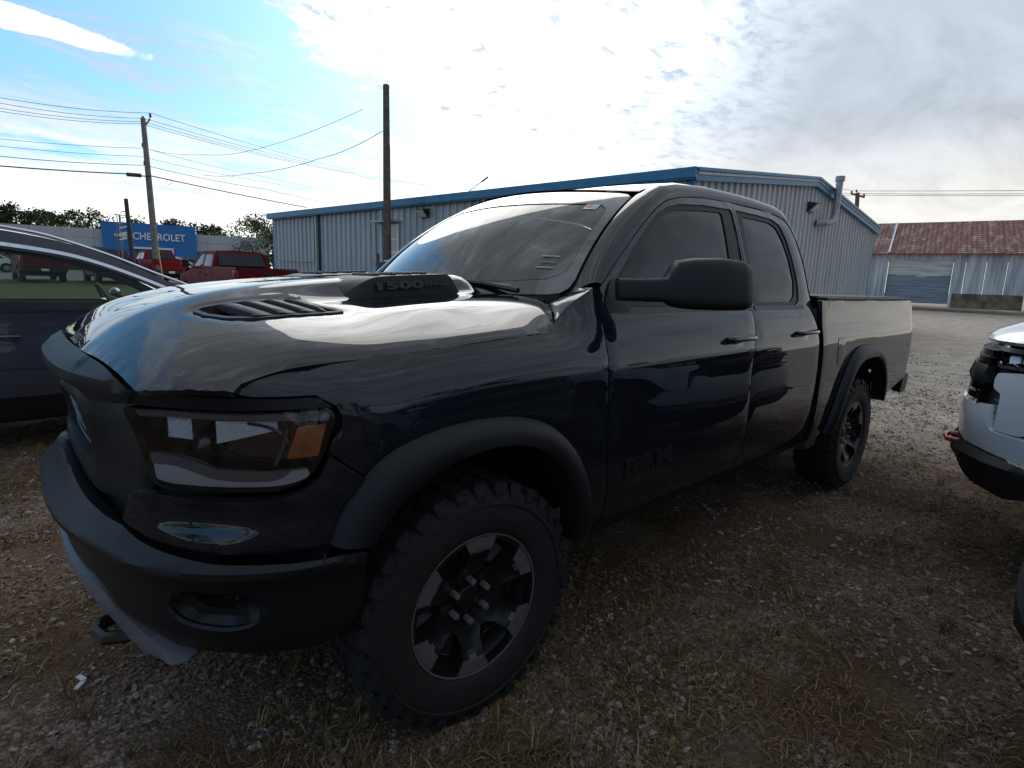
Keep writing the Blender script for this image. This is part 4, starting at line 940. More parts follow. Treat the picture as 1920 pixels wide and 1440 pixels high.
# wheel arch flares
def flare(outer,inner,name='wheel_arch_flare',tr=lambda s,z:(s,z),a=.004,b_=.05):
    prof=[(0,a),(.10,a+.020),(.3,b_-.008),(.6,b_),(.93,b_),(1.0,b_-.008),(1.0,-.05)]
    n=len(outer);v=[];f=[]
    I_=[inner[min(len(inner)-1,int(round(i*(len(inner)-1)/(n-1))))] for i in range(n)]
    for (x0,z0),(x1,z1) in zip(outer,I_):
        for t,d in prof:v.append(S(x0+(x1-x0)*t,z0+(z1-z0)*t,d))
    k=len(prof)
    for i in range(n-1):
        for j in range(k-1):f.append((i*k+j,i*k+j+1,(i+1)*k+j+1,(i+1)*k+j))
    f.append(tuple(range(k)));f.append(tuple((n-1)*k+j for j in range(k))[::-1])
    return newmesh(name,v,f,M['plastic'],TR,True,50)
o=flare(AO,AI);two(o)
RO=crv([(.62,.52),(.585,.62),(.50,.80),(.40,.94),(.30,1.03),(.18,1.075),(0,1.085),(-.18,1.075),(-.32,1.03),(-.43,.94),(-.50,.82),(-.53,.70),(-.535,.62)],3)
RI=crv([(.545,.51),(.51,.62),(.44,.77),(.355,.88),(.26,.95),(.15,.985),(0,.992),(-.14,.985),(-.25,.95),(-.34,.88),(-.41,.78),(-.45,.69),(-.455,.62)],3)
RO=[(x-3.77,z) for x,z in RO];RI=[(x-3.77,z) for x,z in RI]
o=flare(RO,RI);two(o)
# bed side
bo=[(-2.935,.50),(-2.935,1.395),(-2.945,1.402)]+[(-4.90,1.405),(-4.975,1.392),(-5.005,1.34),(-5.00,1.2),(-4.985,1.0),(-4.955,.80),(-4.92,.74)]
bo+=[(-4.33,.62)]+[(x,z-.015) for x,z in RO[::-1]][1:-1]+[(-3.14,.50)]
o=panel('bed_side',bo,SD(),M['paint'],TR,h=.045,depth=.03);two(o)
fd=rnd([(-3.18,1.155),(-3.33,1.155),(-3.33,.97),(-3.18,.97)],.035)
fd2=inset(fd,.004)
o=panel('fuel_door',fd2,SD(.0050),M['paint'],TR,h=.05,depth=.003)
o=panel('fuel_door_gap',fd,SD(.0030),M['black'],TR,h=.05,depth=.002,holes=[inset(fd,.007)])
bx=XC-5.0
o=MB().box(-2.77,-4.74,.90,.965,1.398,1.416).build('bed_rail_cap',M['plastic'],TR,False);bevel(o,.006);two(o).modifiers.new('bevel','BEVEL').width=.006
k=MB()
for i in range(4):
    x0=-2.79-i*.485;k=MB().box(x0,x0-.475,-.905,.905,1.405,1.424);o=k.build('bed_cover_panel',M['black'],TR,False);bevel(o,.006)
MB().box(-2.72,-4.75,-.88,.88,.62,.66).build('bed_floor',M['under'],TR,False)
tg=MB().grid(lambda u,v:(-4.80-.012*math.sin(v*3.1)+(.02 if v>.93 else 0),-.84+1.68*u,.76+.64*v),12,12).build('tailgate',M['paint'],TR)
for s_ in(1,-1):
    o=MB().grid(lambda u,v:(-4.785-.03*math.sin(u*3.14)+(.05*max(0,u-.6)),s_*(.85+.100*u),.98+.34*v),8,6).build('taillight',M['red_lens'],TR)
MB().box(-4.79,-4.90,-.93,.93,.60,.74).build('rear_bumper',M['plastic2'],TR,False);bevel(bpy.data.objects['rear_bumper'],.03,3)
o=panel('rear_bumper_end',rnd([(-4.90,.60),(-4.90,.76),(-5.03,.77),(-5.07,.72),(-5.05,.60)],.02),SD(.0),M['plastic2'],TR,h=.04,depth=.06);two(o)
# rocker under the doors
o=panel('rocker_panel',[(-.80,.475),(-.86,.497),(-2.93,.497),(-3.10,.497),(-3.10,.44),(-.80,.44)],SD(-.008),M['plastic'],TR,h=.06,depth=.1);two(o)
# door jambs: dark inner skin just behind the seams
def inner(u,v):
    s=.30-5.3*u;z=.47+.86*v;return S(s,z,-.034)
o=panel('inner_body',[(.52,1.165),(.26,1.13),(.31,.96),(.19,.93),(.1,.99),(-.05,1.03),(-.2,1.035),(-.35,1.015),(-.47,.965),(-.58,.875),(-.655,.76),(-.72,.6),(-.76,.48),(-3.1,.48),(-3.2,.62),(-3.28,.82),(-3.42,.98),(-3.6,1.07),(-3.95,1.07),(-4.15,.98),(-4.28,.75),(-4.9,.8),(-4.9,1.36),(-2.96,1.36),(-2.9,1.345),(-.85,1.345),(-.6,1.30),(-.44,1.27),(.266,1.22)],SD(-.034),M['under'],TR,h=.09,depth=.001);two(o)
# A pillar, roof rail, rear pillar as a ruled strip to the screen and roof edges
def wsb(u):   # windshield bottom edge, u in -1..1
    return np.array([-.385-.185*abs(u)**2.2,.80*u,1.403-.006*u*u])
def wst(u):
    return np.array([-1.03-.13*u*u,.655*u,1.908-.036*u*u])
def WS(u,v,d=0.):
    p=wsb(u)*(1-v)+wst(u)*v;q=v*(1-v)*4;p=p+np.array([.03,0,.035])*q*1.0
    return p+np.array([.62,.25*u,.70])*d
edge=[wsb(1.0)+np.array([-.02,.0,0])]+[WS(1.0,v) for v in np.linspace(.1,1,10)]
def roofz(x,y):
    e=lerp_tab([(-2.78,1.905),(-2.7,1.932),(-2.5,1.955),(-2.1,1.968),(-1.7,1.965),(-1.4,1.946),(-1.16,1.898),(-1.0,1.87)],x)
    return e+.024*(1-(y/.66)**2)
zz_=np.linspace(1.47,1.85,12)
def seam_at(t):    # t 0..1 along the A seam above the cowl through the C seam
    return TOP[int(round(t*(len(TOP)-1)))]
TOP=[p for p in A_ if p[1]>1.44]+[p for p in C_[1:] if p[1]>1.38]
NI=len(TOP)
innr=[]
for i,(s,z) in enumerate(TOP):
    x=XC+s
    if i<len([p for p in A_ if p[1]>1.44]) and z<1.845:
        v=min(1,max(0,(z-1.44)/(1.845-1.44)));v=v**.96;innr.append(WS(1.0,v))
    elif z>1.83 and x>-2.58:
        xx=min(-1.17,max(-2.56,x-.0));innr.append(np.array([xx-.0,.655,roofz(xx,.655)]))
    else:
        q=max(0,min(1,(1.9-z)/.5));innr.append(np.array([-2.665-.04*q,.655+.16*q,min(1.925,z+.012)]))
def rail(side):
    v=[];f=[]
    for (s,z),q in zip(TOP,innr):
        a=S(s+ (0 if z>1.85 else g_),z+g_*.6);nn=a-S(s,z,-.05);nn/=np.linalg.norm(nn)
        if s<-2.6:a=S(s-g_,z+g_*.3)
        for t in (0,.12,.3,.5,.7,.88,1.0):
            p=a*(1-t)+q*t;bl=math.sin(t*math.pi)**.8;out=np.array([0,.55,.8]);p=p+out*.022*bl
            v.append(p*[1,side,1])
        v.append((q-[0,0,.03])*[1,side,1])
    k=8
    for i in range(len(TOP)-1):
        for j in range(k-1):
            q=(i*k+j,i*k+j+1,(i+1)*k+j+1,(i+1)*k+j);f.append(q if side==-1 else q[::-1])
    return newmesh('pillar_and_roof_rail',v,f,M['paint'],TR,True,50)
rail(1);rail(-1)
MB().grid(lambda u,v:(lambda x,y:np.array([x,y,roofz(x,y)])*(1-(1-min(1,u*8)))+(wst(2*v-1)+np.array([0,0,.004]))*(1-min(1,u*8)))((-1.03-.13*(2*v-1)**2)*(1-u)-u*2.67,-.655+1.31*v),32,12).build('roof',M['paint'],TR)
MB().grid(lambda u,v:(lambda y:(-2.665-.045*u,y*(1+.2*u),roofz(-2.67,y)-.008-.55*u))(-.655+1.31*v),8,10).build('cab_back',M['paint'],TR)
MB().grid(lambda u,v:(-2.70-.030*u,(-.58+1.16*v)*(1+.13*u),1.87-.40*u),3,8).build('rear_window',M['tint'],TR)
k=MB();
for y in(-.52,.52):k.tube([(-1.35,y,roofz(-1.3,y)+.004),(-2.5,y,roofz(-2.5,y)+.004)],.007,6)
k.build('roof_ditch_strip',M['black'],TR)
MB().grid(lambda u,v:(-1.55-.62*u,-.36+.72*v,roofz(-1.55-.62*u,0)+.006),6,4).build('roof_sunroof_panel',M['gloss'],TR)
# windshield
def wso(u,v):return (u,v)
ws=panel('windshield',rnd([(-.985,.02),(-.985,.985),(.985,.985),(.985,.02),(.6,.0),(0,-.005),(-.6,.0)],.10),lambda u,v:WS(u,v,-.004),M['windshield'],TR,h=.09,depth=.004)
fr=rnd([(-.985,.02),(-.985,.985),(.985,.985),(.985,.02),(.6,.0),(0,-.005),(-.6,.0)],.10)
fi=rnd([(-.93,.16),(-.92,.80),(.92,.80),(.93,.17),(.84,.115),(.6,.085),(0,.075),(-.6,.085),(-.84,.115)],.12)
panel('windshield_band',inset(fr,.002),lambda u,v:WS(u,v,.0005),M['band'],ws,h=.09,holes=[fi],depth=.001)
def wpatch(name,u0,v0,u1,v1,du,dv,m,d=.001,par=ws):
    """parallelogram sticker on the glass"""
    P=[(u0,v0),(u0+du[0],v0+du[1]),(u0+du[0]+dv[0],v0+du[1]+dv[1]),(u0+dv[0],v0+dv[1])]
    return newmesh(name,[WS(a,b,d) for a,b in P],[(0,1,2,3)],m,par,False)
st1=wpatch('sticker',.765,.735,0,0,(.085,.0),(.0,.06),M['sticker'],-.001)
wpatch('sticker_print',.772,.755,0,0,(.035,.0),(.0,.034),M['sticker_red'],.0006)
for i in range(3):wpatch('sticker_print',.815,.745+i*.016,0,0,(.03,.0),(.0,.006),M['lampgrey'],.0006)
M['glasstext']=mat('pale_print',(.30,.46,.40),.5)
V,F=text_mesh('CERTIFIED',.02,.0002,bold=.0002);w_0=V[:,0].max()-V[:,0].min();kx=.085/w_0
newmesh('sticker',[WS(.80+p[0]*kx,.232+p[1]*1.1,.0012) for p in V],F,M['glasstext'],ws,False)
for a in(.19,.275):wpatch('sticker_line',.755,a,0,0,(.095,.0),(.0,.006),M['glasstext'],.0012)
def ccorner(side):
    lo=[(-.60,1.318),(-.66,1.352),(-.715,1.392),(-.765,1.425),(-.80,1.442),(-.826,1.437)]
    up=[np.array([x,y,Hd(x,y)]) for x,y in ((-.409,.872),(-.454,.819),(-.504,.748))]+[wsb(.95)+[-.0,0,.004],WS(.995,.03),WS(.995,.055),WS(.995,.075)]
    lo=crv(lo,3);lo=[S(a-.0,b) for a,b in lo]
    U_=[]
    for i in range(len(lo)):
        t=i/(len(lo)-1)*(len(up)-1);k=min(len(up)-2,int(t));U_.append(up[k]*(1-t+k)+up[k+1]*(t-k))
    v=[];f=[]
    for a,b in zip(lo,U_):
        for t in(0,.25,.5,.75,1.0,1.02):
            p=a*(1-t)+b*t+np.array([0,.2,.6])*.005*math.sin(min(1,t)*math.pi)
            if t>1:p=b-[0,0,.03]
            v.append(p*[1,side,1])
    for i in range(len(lo)-1):
        for j in range(5):f.append((i*6+j,i*6+j+1,(i+1)*6+j+1,(i+1)*6+j))
    newmesh('cowl_corner',v,f,M['paint'],TR,True,60)
ccorner(1);ccorner(-1)
for s_ in(1,-1):   # dark bonding strip round the glass
    v=[];f=[]
    for i,t in enumerate(np.linspace(-.03,1.04,14)):
        for u_,d_ in((.93,-.02),(1.0,-.018),(1.06,-.05)):v.append(WS(u_,t,d_)*[1,s_,1])
    for i in range(13):
        for j in(0,1):f.append((i*3+j,i*3+j+1,(i+1)*3+j+1,(i+1)*3+j))
    newmesh('glass_channel',v,f,M['black'],TR,True)
v=[];f=[]
for i,u_ in enumerate(np.linspace(-1.02,1.02,17)):
    for t,d_ in((.95,-.02),(1.02,-.02)):v.append(WS(u_,t,d_))
    v.append(wst(u_)+np.array([-.14,0,-.03]))
for i in range(16):
    for j in(0,1):f.append((i*3+j,i*3+j+1,(i+1)*3+j+1,(i+1)*3+j))
newmesh('glass_channel',v,f,M['black'],TR,True)
MB().grid(lambda u,v:(-.34-.50*u,-.84+1.68*v,1.27-.0*u),2,2).build('cowl_floor',M['under'],TR)
# A seam trim line between fender and pillar, cowl
MB().grid(lambda u,v:(lambda U:(wsb(U)+np.array([.07*(1-v)-.01,0,-.085+.030*abs(1-abs(U))*(abs(U)<2)+(.050)*v])))(-1+2*u),24,3).build('cowl',M['plastic'],TR)
for y0,y1 in((.62,-.05),(-.12,-.72)):
    w_=thing_=None
    a=wsb(y0/.8)+np.array([.035,0,.02]);pts=[a]
    for t in(.3,.65,1.0):
        yy=y0+(y1-y0)*t;pts.append(WS(yy/.8,.035+.05*t,.012))
    k=MB().tube([tuple(p) for p in pts],[.012,.011,.009,.006],6);o=k.build('wiper_arm',M['black'],TR)
    bl=[WS((y0+.04+(y1-y0-.04)*t)/.8,.035+.065*t+.0,.008) for t in np.linspace(.15,1.0,7)]
    MB().tube([tuple(p) for p in bl],.006,5).build('wiper_blade',M['black'],o)
# hood
hf=[(.914,0),(.914,.26),(.892,.45),(.874,.59),(.863,.693),(.851,.740),(.783,.822),(.693,.897)]
hs=[(.670,.880),(.58,.880),(.451,.893),(.168,.912),(-.118,.915),(-.266,.915),(-.345,.905),(-.405,.868),(-.450,.815),(-.50,.745),(-.53,.70)]
hr=[(-.525,.665),(-.455,.52),(-.405,.3),(-.38,0)]
half=crv(hf,3)+crv(hs,3)+crv(hr,3)
hood_o=half[:-1]+[(-.38,0)]+[(x,-y) for x,y in half[::-1]][1:-1]
vent=rnd([(.660,.425),(.640,.485),(.60,.54),(.53,.582),(.406,.588),(.255,.588),(.30,.50),(.35,.425),(.45,.410),(.55,.408),(.635,.405)],.02)
def HF(d=0):return lambda x,y:np.array([x,y,Hd(x,y)+d])
hd=panel('hood',hood_o,HF(),M['paint'],TR,h=.024,holes=[vent,[(x,-y) for x,y in vent]],depth=.02,flip=False,rim=.004)
for s_ in(1,-1):
    vo=[(x,s_*y) for x,y in vent]
    v_=panel('hood_vent',vo if s_>0 else vo[::-1],HF(.004),M['slat'],TR,h=.03,holes=[inset(vo,.014)],depth=.03)
    panel('vent_floor',inset(vo,.004),HF(-.035),M['black'],v_,h=.06,depth=.002)
    for i in range(4):
        xi=(.592,.522,.452,.392)[i];k=MB();nt_=8
        for t in range(nt_+1):
            y=.430+(.572-.430)*t/nt_;x0=xi-.062*(t/nt_);Lr=(.085,.085,.080,.115-.09*(t/nt_))[i]
            for a,dz in((0.004,-.012),(0,.009),(.004,.0125),(Lr*.6,.004),(Lr,-.014)):
                x=x0-a;k.v.append((x,s_*y,Hd(x,y)+dz*(1 if 0<t<nt_ else .55)))
        for t in range(nt_):
            for j in range(4):k.f.append((t*5+j,t*5+j+1,(t+1)*5+j+1,(t+1)*5+j))
        k.build('vent_slat',M['slat'],v_,True,50)
# dark inner hood below gaps
panel('hood_inner',inset(hood_o,.03),HF(-.045),M['under'],TR,h=.12,depth=.001)
# raised black badge scoops near the windshield
for s_ in(1,-1):
    def sc_(u,v):
        x=.175-.50*u;w=math.sin(min(1,u*3.2)*math.pi/2)*math.sin(min(1,(1-u)*9)*math.pi/2+0)
        w=max(.02,w)
        prof=[(.425,-.004),(.418,.020),(.405,.040),(.392,.050),(.34,.056),(.20,.056),(.13,.045),(.09,.008)]
        i=min(len(prof)-2,int(v*(len(prof)-1)));t=v*(len(prof)-1)-i;y=prof[i][0]*(1-t)+prof[i+1][0]*t;dz=prof[i][1]*(1-t)+prof[i+1][1]*t
        zb=Hd(x,y) if y>.36 else Hd(x,.34)-.018*0
        
        base_=Hd(x,y);top=Hd(x,.30)+.006
        if v<.06:z=base_-.004
        else:
            q=min(1,(v-.06)/.30);z=base_*(1-q)+top*q
            if v>.8:z=top-(v-.8)/.2*(top-base_-.002)
        z=base_-.003+(z-base_+.003)*w
        return (x,s_*y,z)
    sco=MB().grid(sc_,28,21).build('hood_scoop',M['plastic'],TR,True,40)
    for i in range(4):
        x0=.02-i*.07
        k=MB();zt=Hd(x0,.30)+.004
        k.box(x0,x0-.028,s_*.16,s_*.34,zt-.01,zt+.012);bevel(k.build('scoop_rib',M['plastic'],sco,False),.006)
    V,F=text_mesh('1500',.062,.006,bold=.003);V2,F2=text_mesh('eTorque',.030,.006,bold=.0012)
    for (Vt,Ft,cx,hh,wd) in((V,F,-.035,1.0,.20),(V2,F2,-.205,1.0,.105)):
        kx=wd/(Vt[:,0].max()-Vt[:,0].min());out=[]
        for p in Vt:
            x=cx-p[0]*kx if s_>0 else cx+p[0]*kx
            q=(p[1]/.062)*.8+.5;  # 0..1 up the side face
            y=.4215-.018*q;zb=Hd(x,.42)+.004;zt=Hd(x,.30)+.002;z=zb+(zt-zb)*(.20+.66*q)
            out.append((x,s_*(y+.012+p[2]*.8),z))
        newmesh('lettering',out,[f[::-1] if s_>0 else f for f in Ft],M['letter'],sco,False)
# ---- front: brow, lamps, grille, bumper ----
SM=SMAX
brow_u=crv([(.301,1.146),(.325,1.158),(.394,1.158),(.474,1.160),(.562,1.164),(.642,1.168),(.768,1.168),(.80,1.180),(.86,1.200),(.91,1.211),(1.006,1.220),(1.147,1.228),(1.3,1.232),(SM,1.233)],3)
brow_l=crv([(SM,1.140),(1.25,1.140),(1.12,1.138),(1.06,1.128),(1.00,1.116),(.924,1.118),(.841,1.126),(.762,1.131),(.645,1.132),(.511,1.130),(.408,1.131),(.301,1.131),(.285,1.134)],3)
def FB_(d):
    def f(s,z):
        if s>SM:
            p=S(2*SM-s,z,d);return p*[1,-1,1]
        return S(s,z,d)
    return f
def browd(s,z):
    ss=s if s<=SM else 2*SM-s
    c=sst(ss,.70,1.1);t=(z-1.13)/.10
    d=.006+c*(.0+.014*math.sin(max(0,min(1,t))*math.pi))-.018*(1-c)*0
    return FB_(d)(s,z)
full=brow_u[:-1]+[(2*SM-s,z) for s,z in brow_u[::-1]]+[(2*SM-s,z) for s,z in brow_l[::-1]][:-1]+brow_l
panel('grille_brow',full,browd,M['plastic'],TR,h=.03,depth=.04,rim=.004)
for s_ in(1,-1):
    k=MB();k.tube([browd(.80,1.128)*[1,s_,1]+[.0,0,0],browd(.775,1.150)*[1,s_,1]+[.002,0,0],browd(.762,1.166)*[1,s_,1]+[.002,0,0]],.002,4);k.build('brow_joint',M['black'],TR)
# grille: frame + slats
fr_o=[(.868,1.118),(.825,1.045),(.795,.965),(.815,.90),(.842,.858),(.856,.815),(.95,.822),(1.07,.838),(1.28,.868),(SM,.872)]
fr_t=[(SM,1.128),(1.2,1.128),(1.09,1.122),(1.05,1.112),(1.0,1.105),(.924,1.108)]
def grd(s,z):
    ss=s if s<=SM else 2*SM-s
    c=sst(ss,.80,1.0);t=(z-.82)/.30
    bul=sst(ss,.98,1.10);d=-.020-.03*(1-c)-.030*sst(ss,.86,.92)*(1-bul)+bul*(-.006+.022*sst(t,.35,.85))-.06*sst(ss,1.02,1.10)*0
    return FB_(d)(s,z)
fo_=fr_o[:-1]+[(2*SM-s,z) for s,z in fr_o[::-1]]+[(2*SM-s,z) for s,z in fr_t[::-1]][:-1]+fr_t
fh=[(1.13,1.075),(1.10,1.0),(1.12,.93),(1.2,.905),(SM,.90)]
fh_=fh[:-1]+[(2*SM-s,z) for s,z in fh[::-1]]+[(2*SM-1.2,1.09),(SM,1.092),(1.2,1.09)]
gr=panel('grille',fo_,grd,M['plastic2'],TR,h=.035,holes=[rnd(fh_,.03)],depth=.05,rim=.006)
for i in range(5):
    z=.925+i*.034
    MB().tube([grd(s,z)-[.04,0,0] for s in np.linspace(1.09,2*SM-1.09,17)],.008,6,flat=.6).build('grille_slat',M['black'],gr)
MB().grid(lambda u,v:FB_(-.11)(1.05+u*(2*SM-2.1),.88+.24*v),12,3).build('grille_backing',M['under'],gr)
V,F=text_mesh('RAM',.13,.02,bold=.006);kx=.50/(V[:,0].max()-V[:,0].min())
newmesh('lettering',[(.885+p[2],p[0]*kx,1.0+p[1]*.95) for p in V],F,M['lampgrey'],gr,False)
# headlights
LO=rnd([(.868,1.112),(.80,1.00),(.765,.935),(.745,.918),(.66,.917),(.511,.918),(.42,.922),(.373,.937),(.335,.964),(.304,1.023),(.276,1.094),(.280,1.118),(.297,1.127),(.394,1.122),(.516,1.121),(.71,1.122)],.02)
for s_ in(1,-1):
    mr=(lambda f:f) if s_>0 else (lambda f:(lambda a,b:f(a,b)*[1,-1,1]))
    fl=s_<0
    hl=panel('headlight',LO,mr(SD(-.012)),M['lens'],TR,h=.04,depth=.003,flip=fl)
    panel('lamp_housing',inset(LO,.001),mr(SD(-.085)),M['gloss'],hl,h=.06,depth=.001,flip=fl)
    # side wall of the housing
    v=[];f=[];n=len(LO)
    for s,z in LO:v.append(mr(SD(-.016))(s,z));v.append(mr(SD(-.087))(s,z))
    for i in range(n):f.append((2*i,2*i+1,2*((i+1)%n)+1,2*((i+1)%n)))
    newmesh('lamp_wall',v,f,M['black'],hl,False)
    pn=lambda nm,o_,d,m,dp=.012,h=.03:panel(nm,rnd(o_,.006),mr(SD(d)),m,hl,h=h,depth=dp,flip=fl)
    pn('bezel_strip',[(.835,1.105),(.70,1.115),(.516,1.113),(.394,1.114),(.30,1.118),(.288,1.108),(.29,1.092),(.40,1.096),(.52,1.100),(.70,1.100),(.82,1.090)],-.026,M['lampgrey'])
    pn('turn_signal',[(.372,1.078),(.298,1.084),(.322,1.002),(.402,.999)],-.030,M['amber'],.02)
    dr=crv([(.775,1.000),(.735,1.003),(.668,.998),(.62,.986),(.585,.974),(.50,.968),(.425,.968),(.35,.972)],3)+crv([(.345,.955),(.38,.940),(.43,.932),(.52,.930),(.65,.929),(.74,.930),(.765,.94)],3)
    pn('light_guide',dr,-.022,M['drl'],.02)
    pn('light_guide_ledge',crv([(.770,.975),(.70,.977),(.64,.965),(.585,.950),(.50,.945),(.43,.948),(.40,.962)],3)+[(.39,.970),(.425,.972),(.50,.972),(.585,.978),(.62,.990),(.668,1.002),(.735,1.007),(.777,1.004)],-.018,M['lampgrey'],.01)
    def refl(u0,u1,z0,z1,dep,tp_=0.,n=10,m_=9,rg=random.Random(5)):
        k=MB()
        for i in range(n):
            za=z0+(z1-z0)*i/n;zb=z0+(z1-z0)*(i+1)/n
            for j in range(m_):
                sa=u0+(u1-u0)*j/m_;sb=u0+(u1-u0)*(j+1)/m_;b=len(k.v);ja=tp_*j/m_;jb=tp_*(j+1)/m_;A_z=lambda z,q_:z1-(z1-z)*(1-q_);t=.0026+.0022*rg.random();q=.0020*(rg.random()-.5)
                k.v+=[tuple(mr(SD(dep-q))(sa,A_z(za,ja))),tuple(mr(SD(dep+q))(sb,A_z(za,jb))),tuple(mr(SD(dep-t+q))(sb,A_z(zb,jb))),tuple(mr(SD(dep-t-q))(sa,A_z(zb,ja)))];k.f.append((b,b+1,b+2,b+3))
        return k
    refl(.745,.665,1.040,1.092,-.050).build('reflector',M['reflector'],hl,False)
    refl(.590,.425,1.034,1.092,-.046,.62).build('reflector',M['reflector'],hl,False)
    for c_,r_ in((.626,.030),):
        P0=mr(SD(-.055))(c_,1.040);nn=P0-mr(SD(-.075))(c_,1.050);nn/=np.linalg.norm(nn);uu=np.cross([0,0,1],nn);uu/=np.linalg.norm(uu)
        MB().lathe([(r_,-.02),(r_*1.05,.012),(r_*.9,.020),(r_*.6,.028),(.001,.034)],18,lambda a,b,h:P0+uu*a+np.array([0,0,1])*b+nn*h).build('projector_lens',M['gloss'],hl)
    cr_=[mr(SD(-.04))(s,z) for s,z in crv([(.50,1.090),(.45,1.080),(.415,1.062),(.400,1.040),(.405,1.025)],3)]
    MB().tube([tuple(p) for p in cr_],.004,5).build('chrome_arc',M['chrome'],hl)
    MB().tube([tuple(mr(SD(-.028))(s,z)) for s,z in((.397,1.075),(.41,1.03),(.43,.985))],.004,5).build('chrome_divider',M['lampgrey'],hl)
# painted strip round the lamp and the bumper corner
strip_o=crv([(.232,.0)]*1+[(.0,.0)],1)[:0]
CO=[(.828,.892),(.79,.905),(.755,.908),(.66,.906),(.511,.907),(.415,.911),(.362,.928),(.323,.958),(.293,1.02),(.268,1.085)]
FG=[(.262,1.085),(.286,1.045),(.299,1.016),(.200,.938)]
low=[(.305,.775),(.345,.770),(.434,.768),(.508,.768),(.568,.770),(.648,.780),(.731,.786),(.777,.798),(.856,.822)]
cor=CO+[(.262,1.083),(.286,1.043),(.299,1.012),(.202,.934),(.212,.93),(.270,.862),(.303,.785)]+low+[(.848,.855)]
def cord(s,z):
    # shallow scoop below the lamp
    a=sst(z,.78,.80);d=0
    q=((s-.60)/.17)**2+((z-.845)/.05)**2
    d=-.016*max(0,1-q)**1.2 if q<1 else 0
    rl=.010*sst(z,.872,.897)
    return S(s,z,.004+d+rl)
for s_ in(1,-1):
    o=panel('bumper_corner',rnd(cor,.006),(cord if s_>0 else (lambda a,b:cord(a,b)*[1,-1,1])),M['paint'],TR,h=.024,depth=.03,flip=s_<0)
# lower bumper, textured, full width
bt_=[(.213,.745),(.30,.752),(.434,.756),(.568,.760),(.648,.768),(.731,.776),(.79,.788),(.856,.808),(.95,.816),(1.07,.830),(1.28,.860),(SM,.864)]
bl_=[(SM,.60),(1.18,.60),(1.06,.605),(1.0,.585),(.965,.535),(.93,.48),(.89,.44),(.82,.415),(.645,.435),(.477,.447),(.335,.462),(.26,.50),(.213,.60)]
def bmp(s,z):
    ss=s if s<=SM else 2*SM-s
    T_=[(.40,-.035),(.46,-.012),(.52,.004),(.60,.010),(.66,.012),(.695,.022),(.712,.044),(.735,.048),(.752,.040),(.775,.018),(.80,.004),(.87,-.01)]
    sh=.018*sst(ss,.7,1.0)
    d=lerp_tab(T_,z-sh)*(.55+.45*sst(ss,.18,.40))
    d*=1
    # fog lamp pocket
    q=((ss-.585)/.11)**2+((z-.615)/.050)**2
    if q<1.25:d-=.030*sst(1.25-q,0,.5)
    return FB_(d)(s,z)
ful=bt_[:-1]+[(2*SM-s,z) for s,z in bt_[::-1]]+[(2*SM-s,z) for s,z in bl_[::-1]][:-1]+bl_
fg=rnd([(.665,.648),(.60,.640),(.515,.636),(.510,.608),(.56,.600),(.62,.604),(.66,.620)],.012)
bp_=panel('bumper',rnd(ful,.01),bmp,M['plastic2'],TR,h=.020,holes=[fg,[(2*SM-a,b) for a,b in fg]],depth=.04,rim=.004)
for s_ in(1,-1):
    mr=(lambda f:f) if s_>0 else (lambda f:(lambda a,b:f(a,b)*[1,-1,1]))
    fp_=panel('fog_light',inset(fg,-.003),mr(lambda s,z:S(s,z,-.075)),M['gloss'],TR,h=.03,depth=.02,flip=s_<0)
    MB().tube([mr(lambda s,z:S(s,z,-.055))(.63,.632),mr(lambda s,z:S(s,z,-.055))(.60,.632)],.004,5).build('fog_reflector',M['chrome'],fp_)
    MB().tube([mr(lambda s,z:S(s,z,-.050))(.56,.612),mr(lambda s,z:S(s,z,-.050))(.548,.632)],.006,5).build('fog_reflector',M['chrome'],fp_)
    MB().tube([tuple(mr(bmp)(s,z)+np.array([.0,0,0])) for s,z in crv([(.71,.610),(.68,.575),(.62,.560),(.55,.558),(.49,.575),(.480,.60)],3)],.009,6).build('fog_trim',M['plastic2'],fp_)
    MB().tube([mr(bmp)(.318,.764)+[0,.0012*s_,0],mr(bmp)(.322,.735)+[0,.0012*s_,0],mr(bmp)(.324,.70)+[0,.0012*s_,0]],.0018,4).build('bumper_joint',M['black'],bp_)
core=[(.62,.48),(.62,.94),(.80,.95),(.95,1.10),(2*SM-.95,1.10),(2*SM-.80,.95),(2*SM-.62,.94),(2*SM-.62,.48)]
panel('bumper_core',core,lambda s,z:FB_(-.075)(s,z),M['under'],TR,h=.08,depth=.001)
# skid plate
sk_u=crv([(SM,.585),(1.18,.588),(1.06,.592),(1.01,.572),(.975,.525),(.94,.468),(.90,.430),(.83,.404)],3)
sk_l=[(.74,.398),(.79,.372),(.88,.362),(.96,.366),(1.0,.395),(1.03,.445),(1.07,.495),(1.13,.525),(1.25,.530),(SM,.530)]
sk=sk_u[:-1]+[(2*SM-s,z) for s,z in sk_u[::-1]]+[(2*SM-s,z) for s,z in sk_l][::1]+sk_l[::-1][1:][::-1][::1]
half_=sk_u[::-1]                                  # outer up to centre
poly=half_+[(2*SM-s,z) for s,z in sk_u][1:]+[(2*SM-s,z) for s,z in sk_l][:]+sk_l[::-1][1:]
panel('skid_plate',rnd(poly,.01),lambda s,z:FB_(.030-.03*sst(abs(s-SM),.35,.6))(s,z),M['silver'],TR,h=.03,depth=.05,rim=.008)
MB().grid(lambda u,v:(.84-.40*v,-.42+.84*u,.50-.12*v),10,4).build('under_tray',M['under'],TR)
for s_ in(1,-1):
    tp=[(.80,s_*.315,.405),(.89,s_*.315,.408),(.935,s_*.332,.406),(.948,s_*.37,.403),(.935,s_*.412,.400),(.89,s_*.432,.398),(.80,s_*.432,.398)]
    MB().tube(tp,.020,8,flat=1.0).build('tow_hook',M['black'],TR)
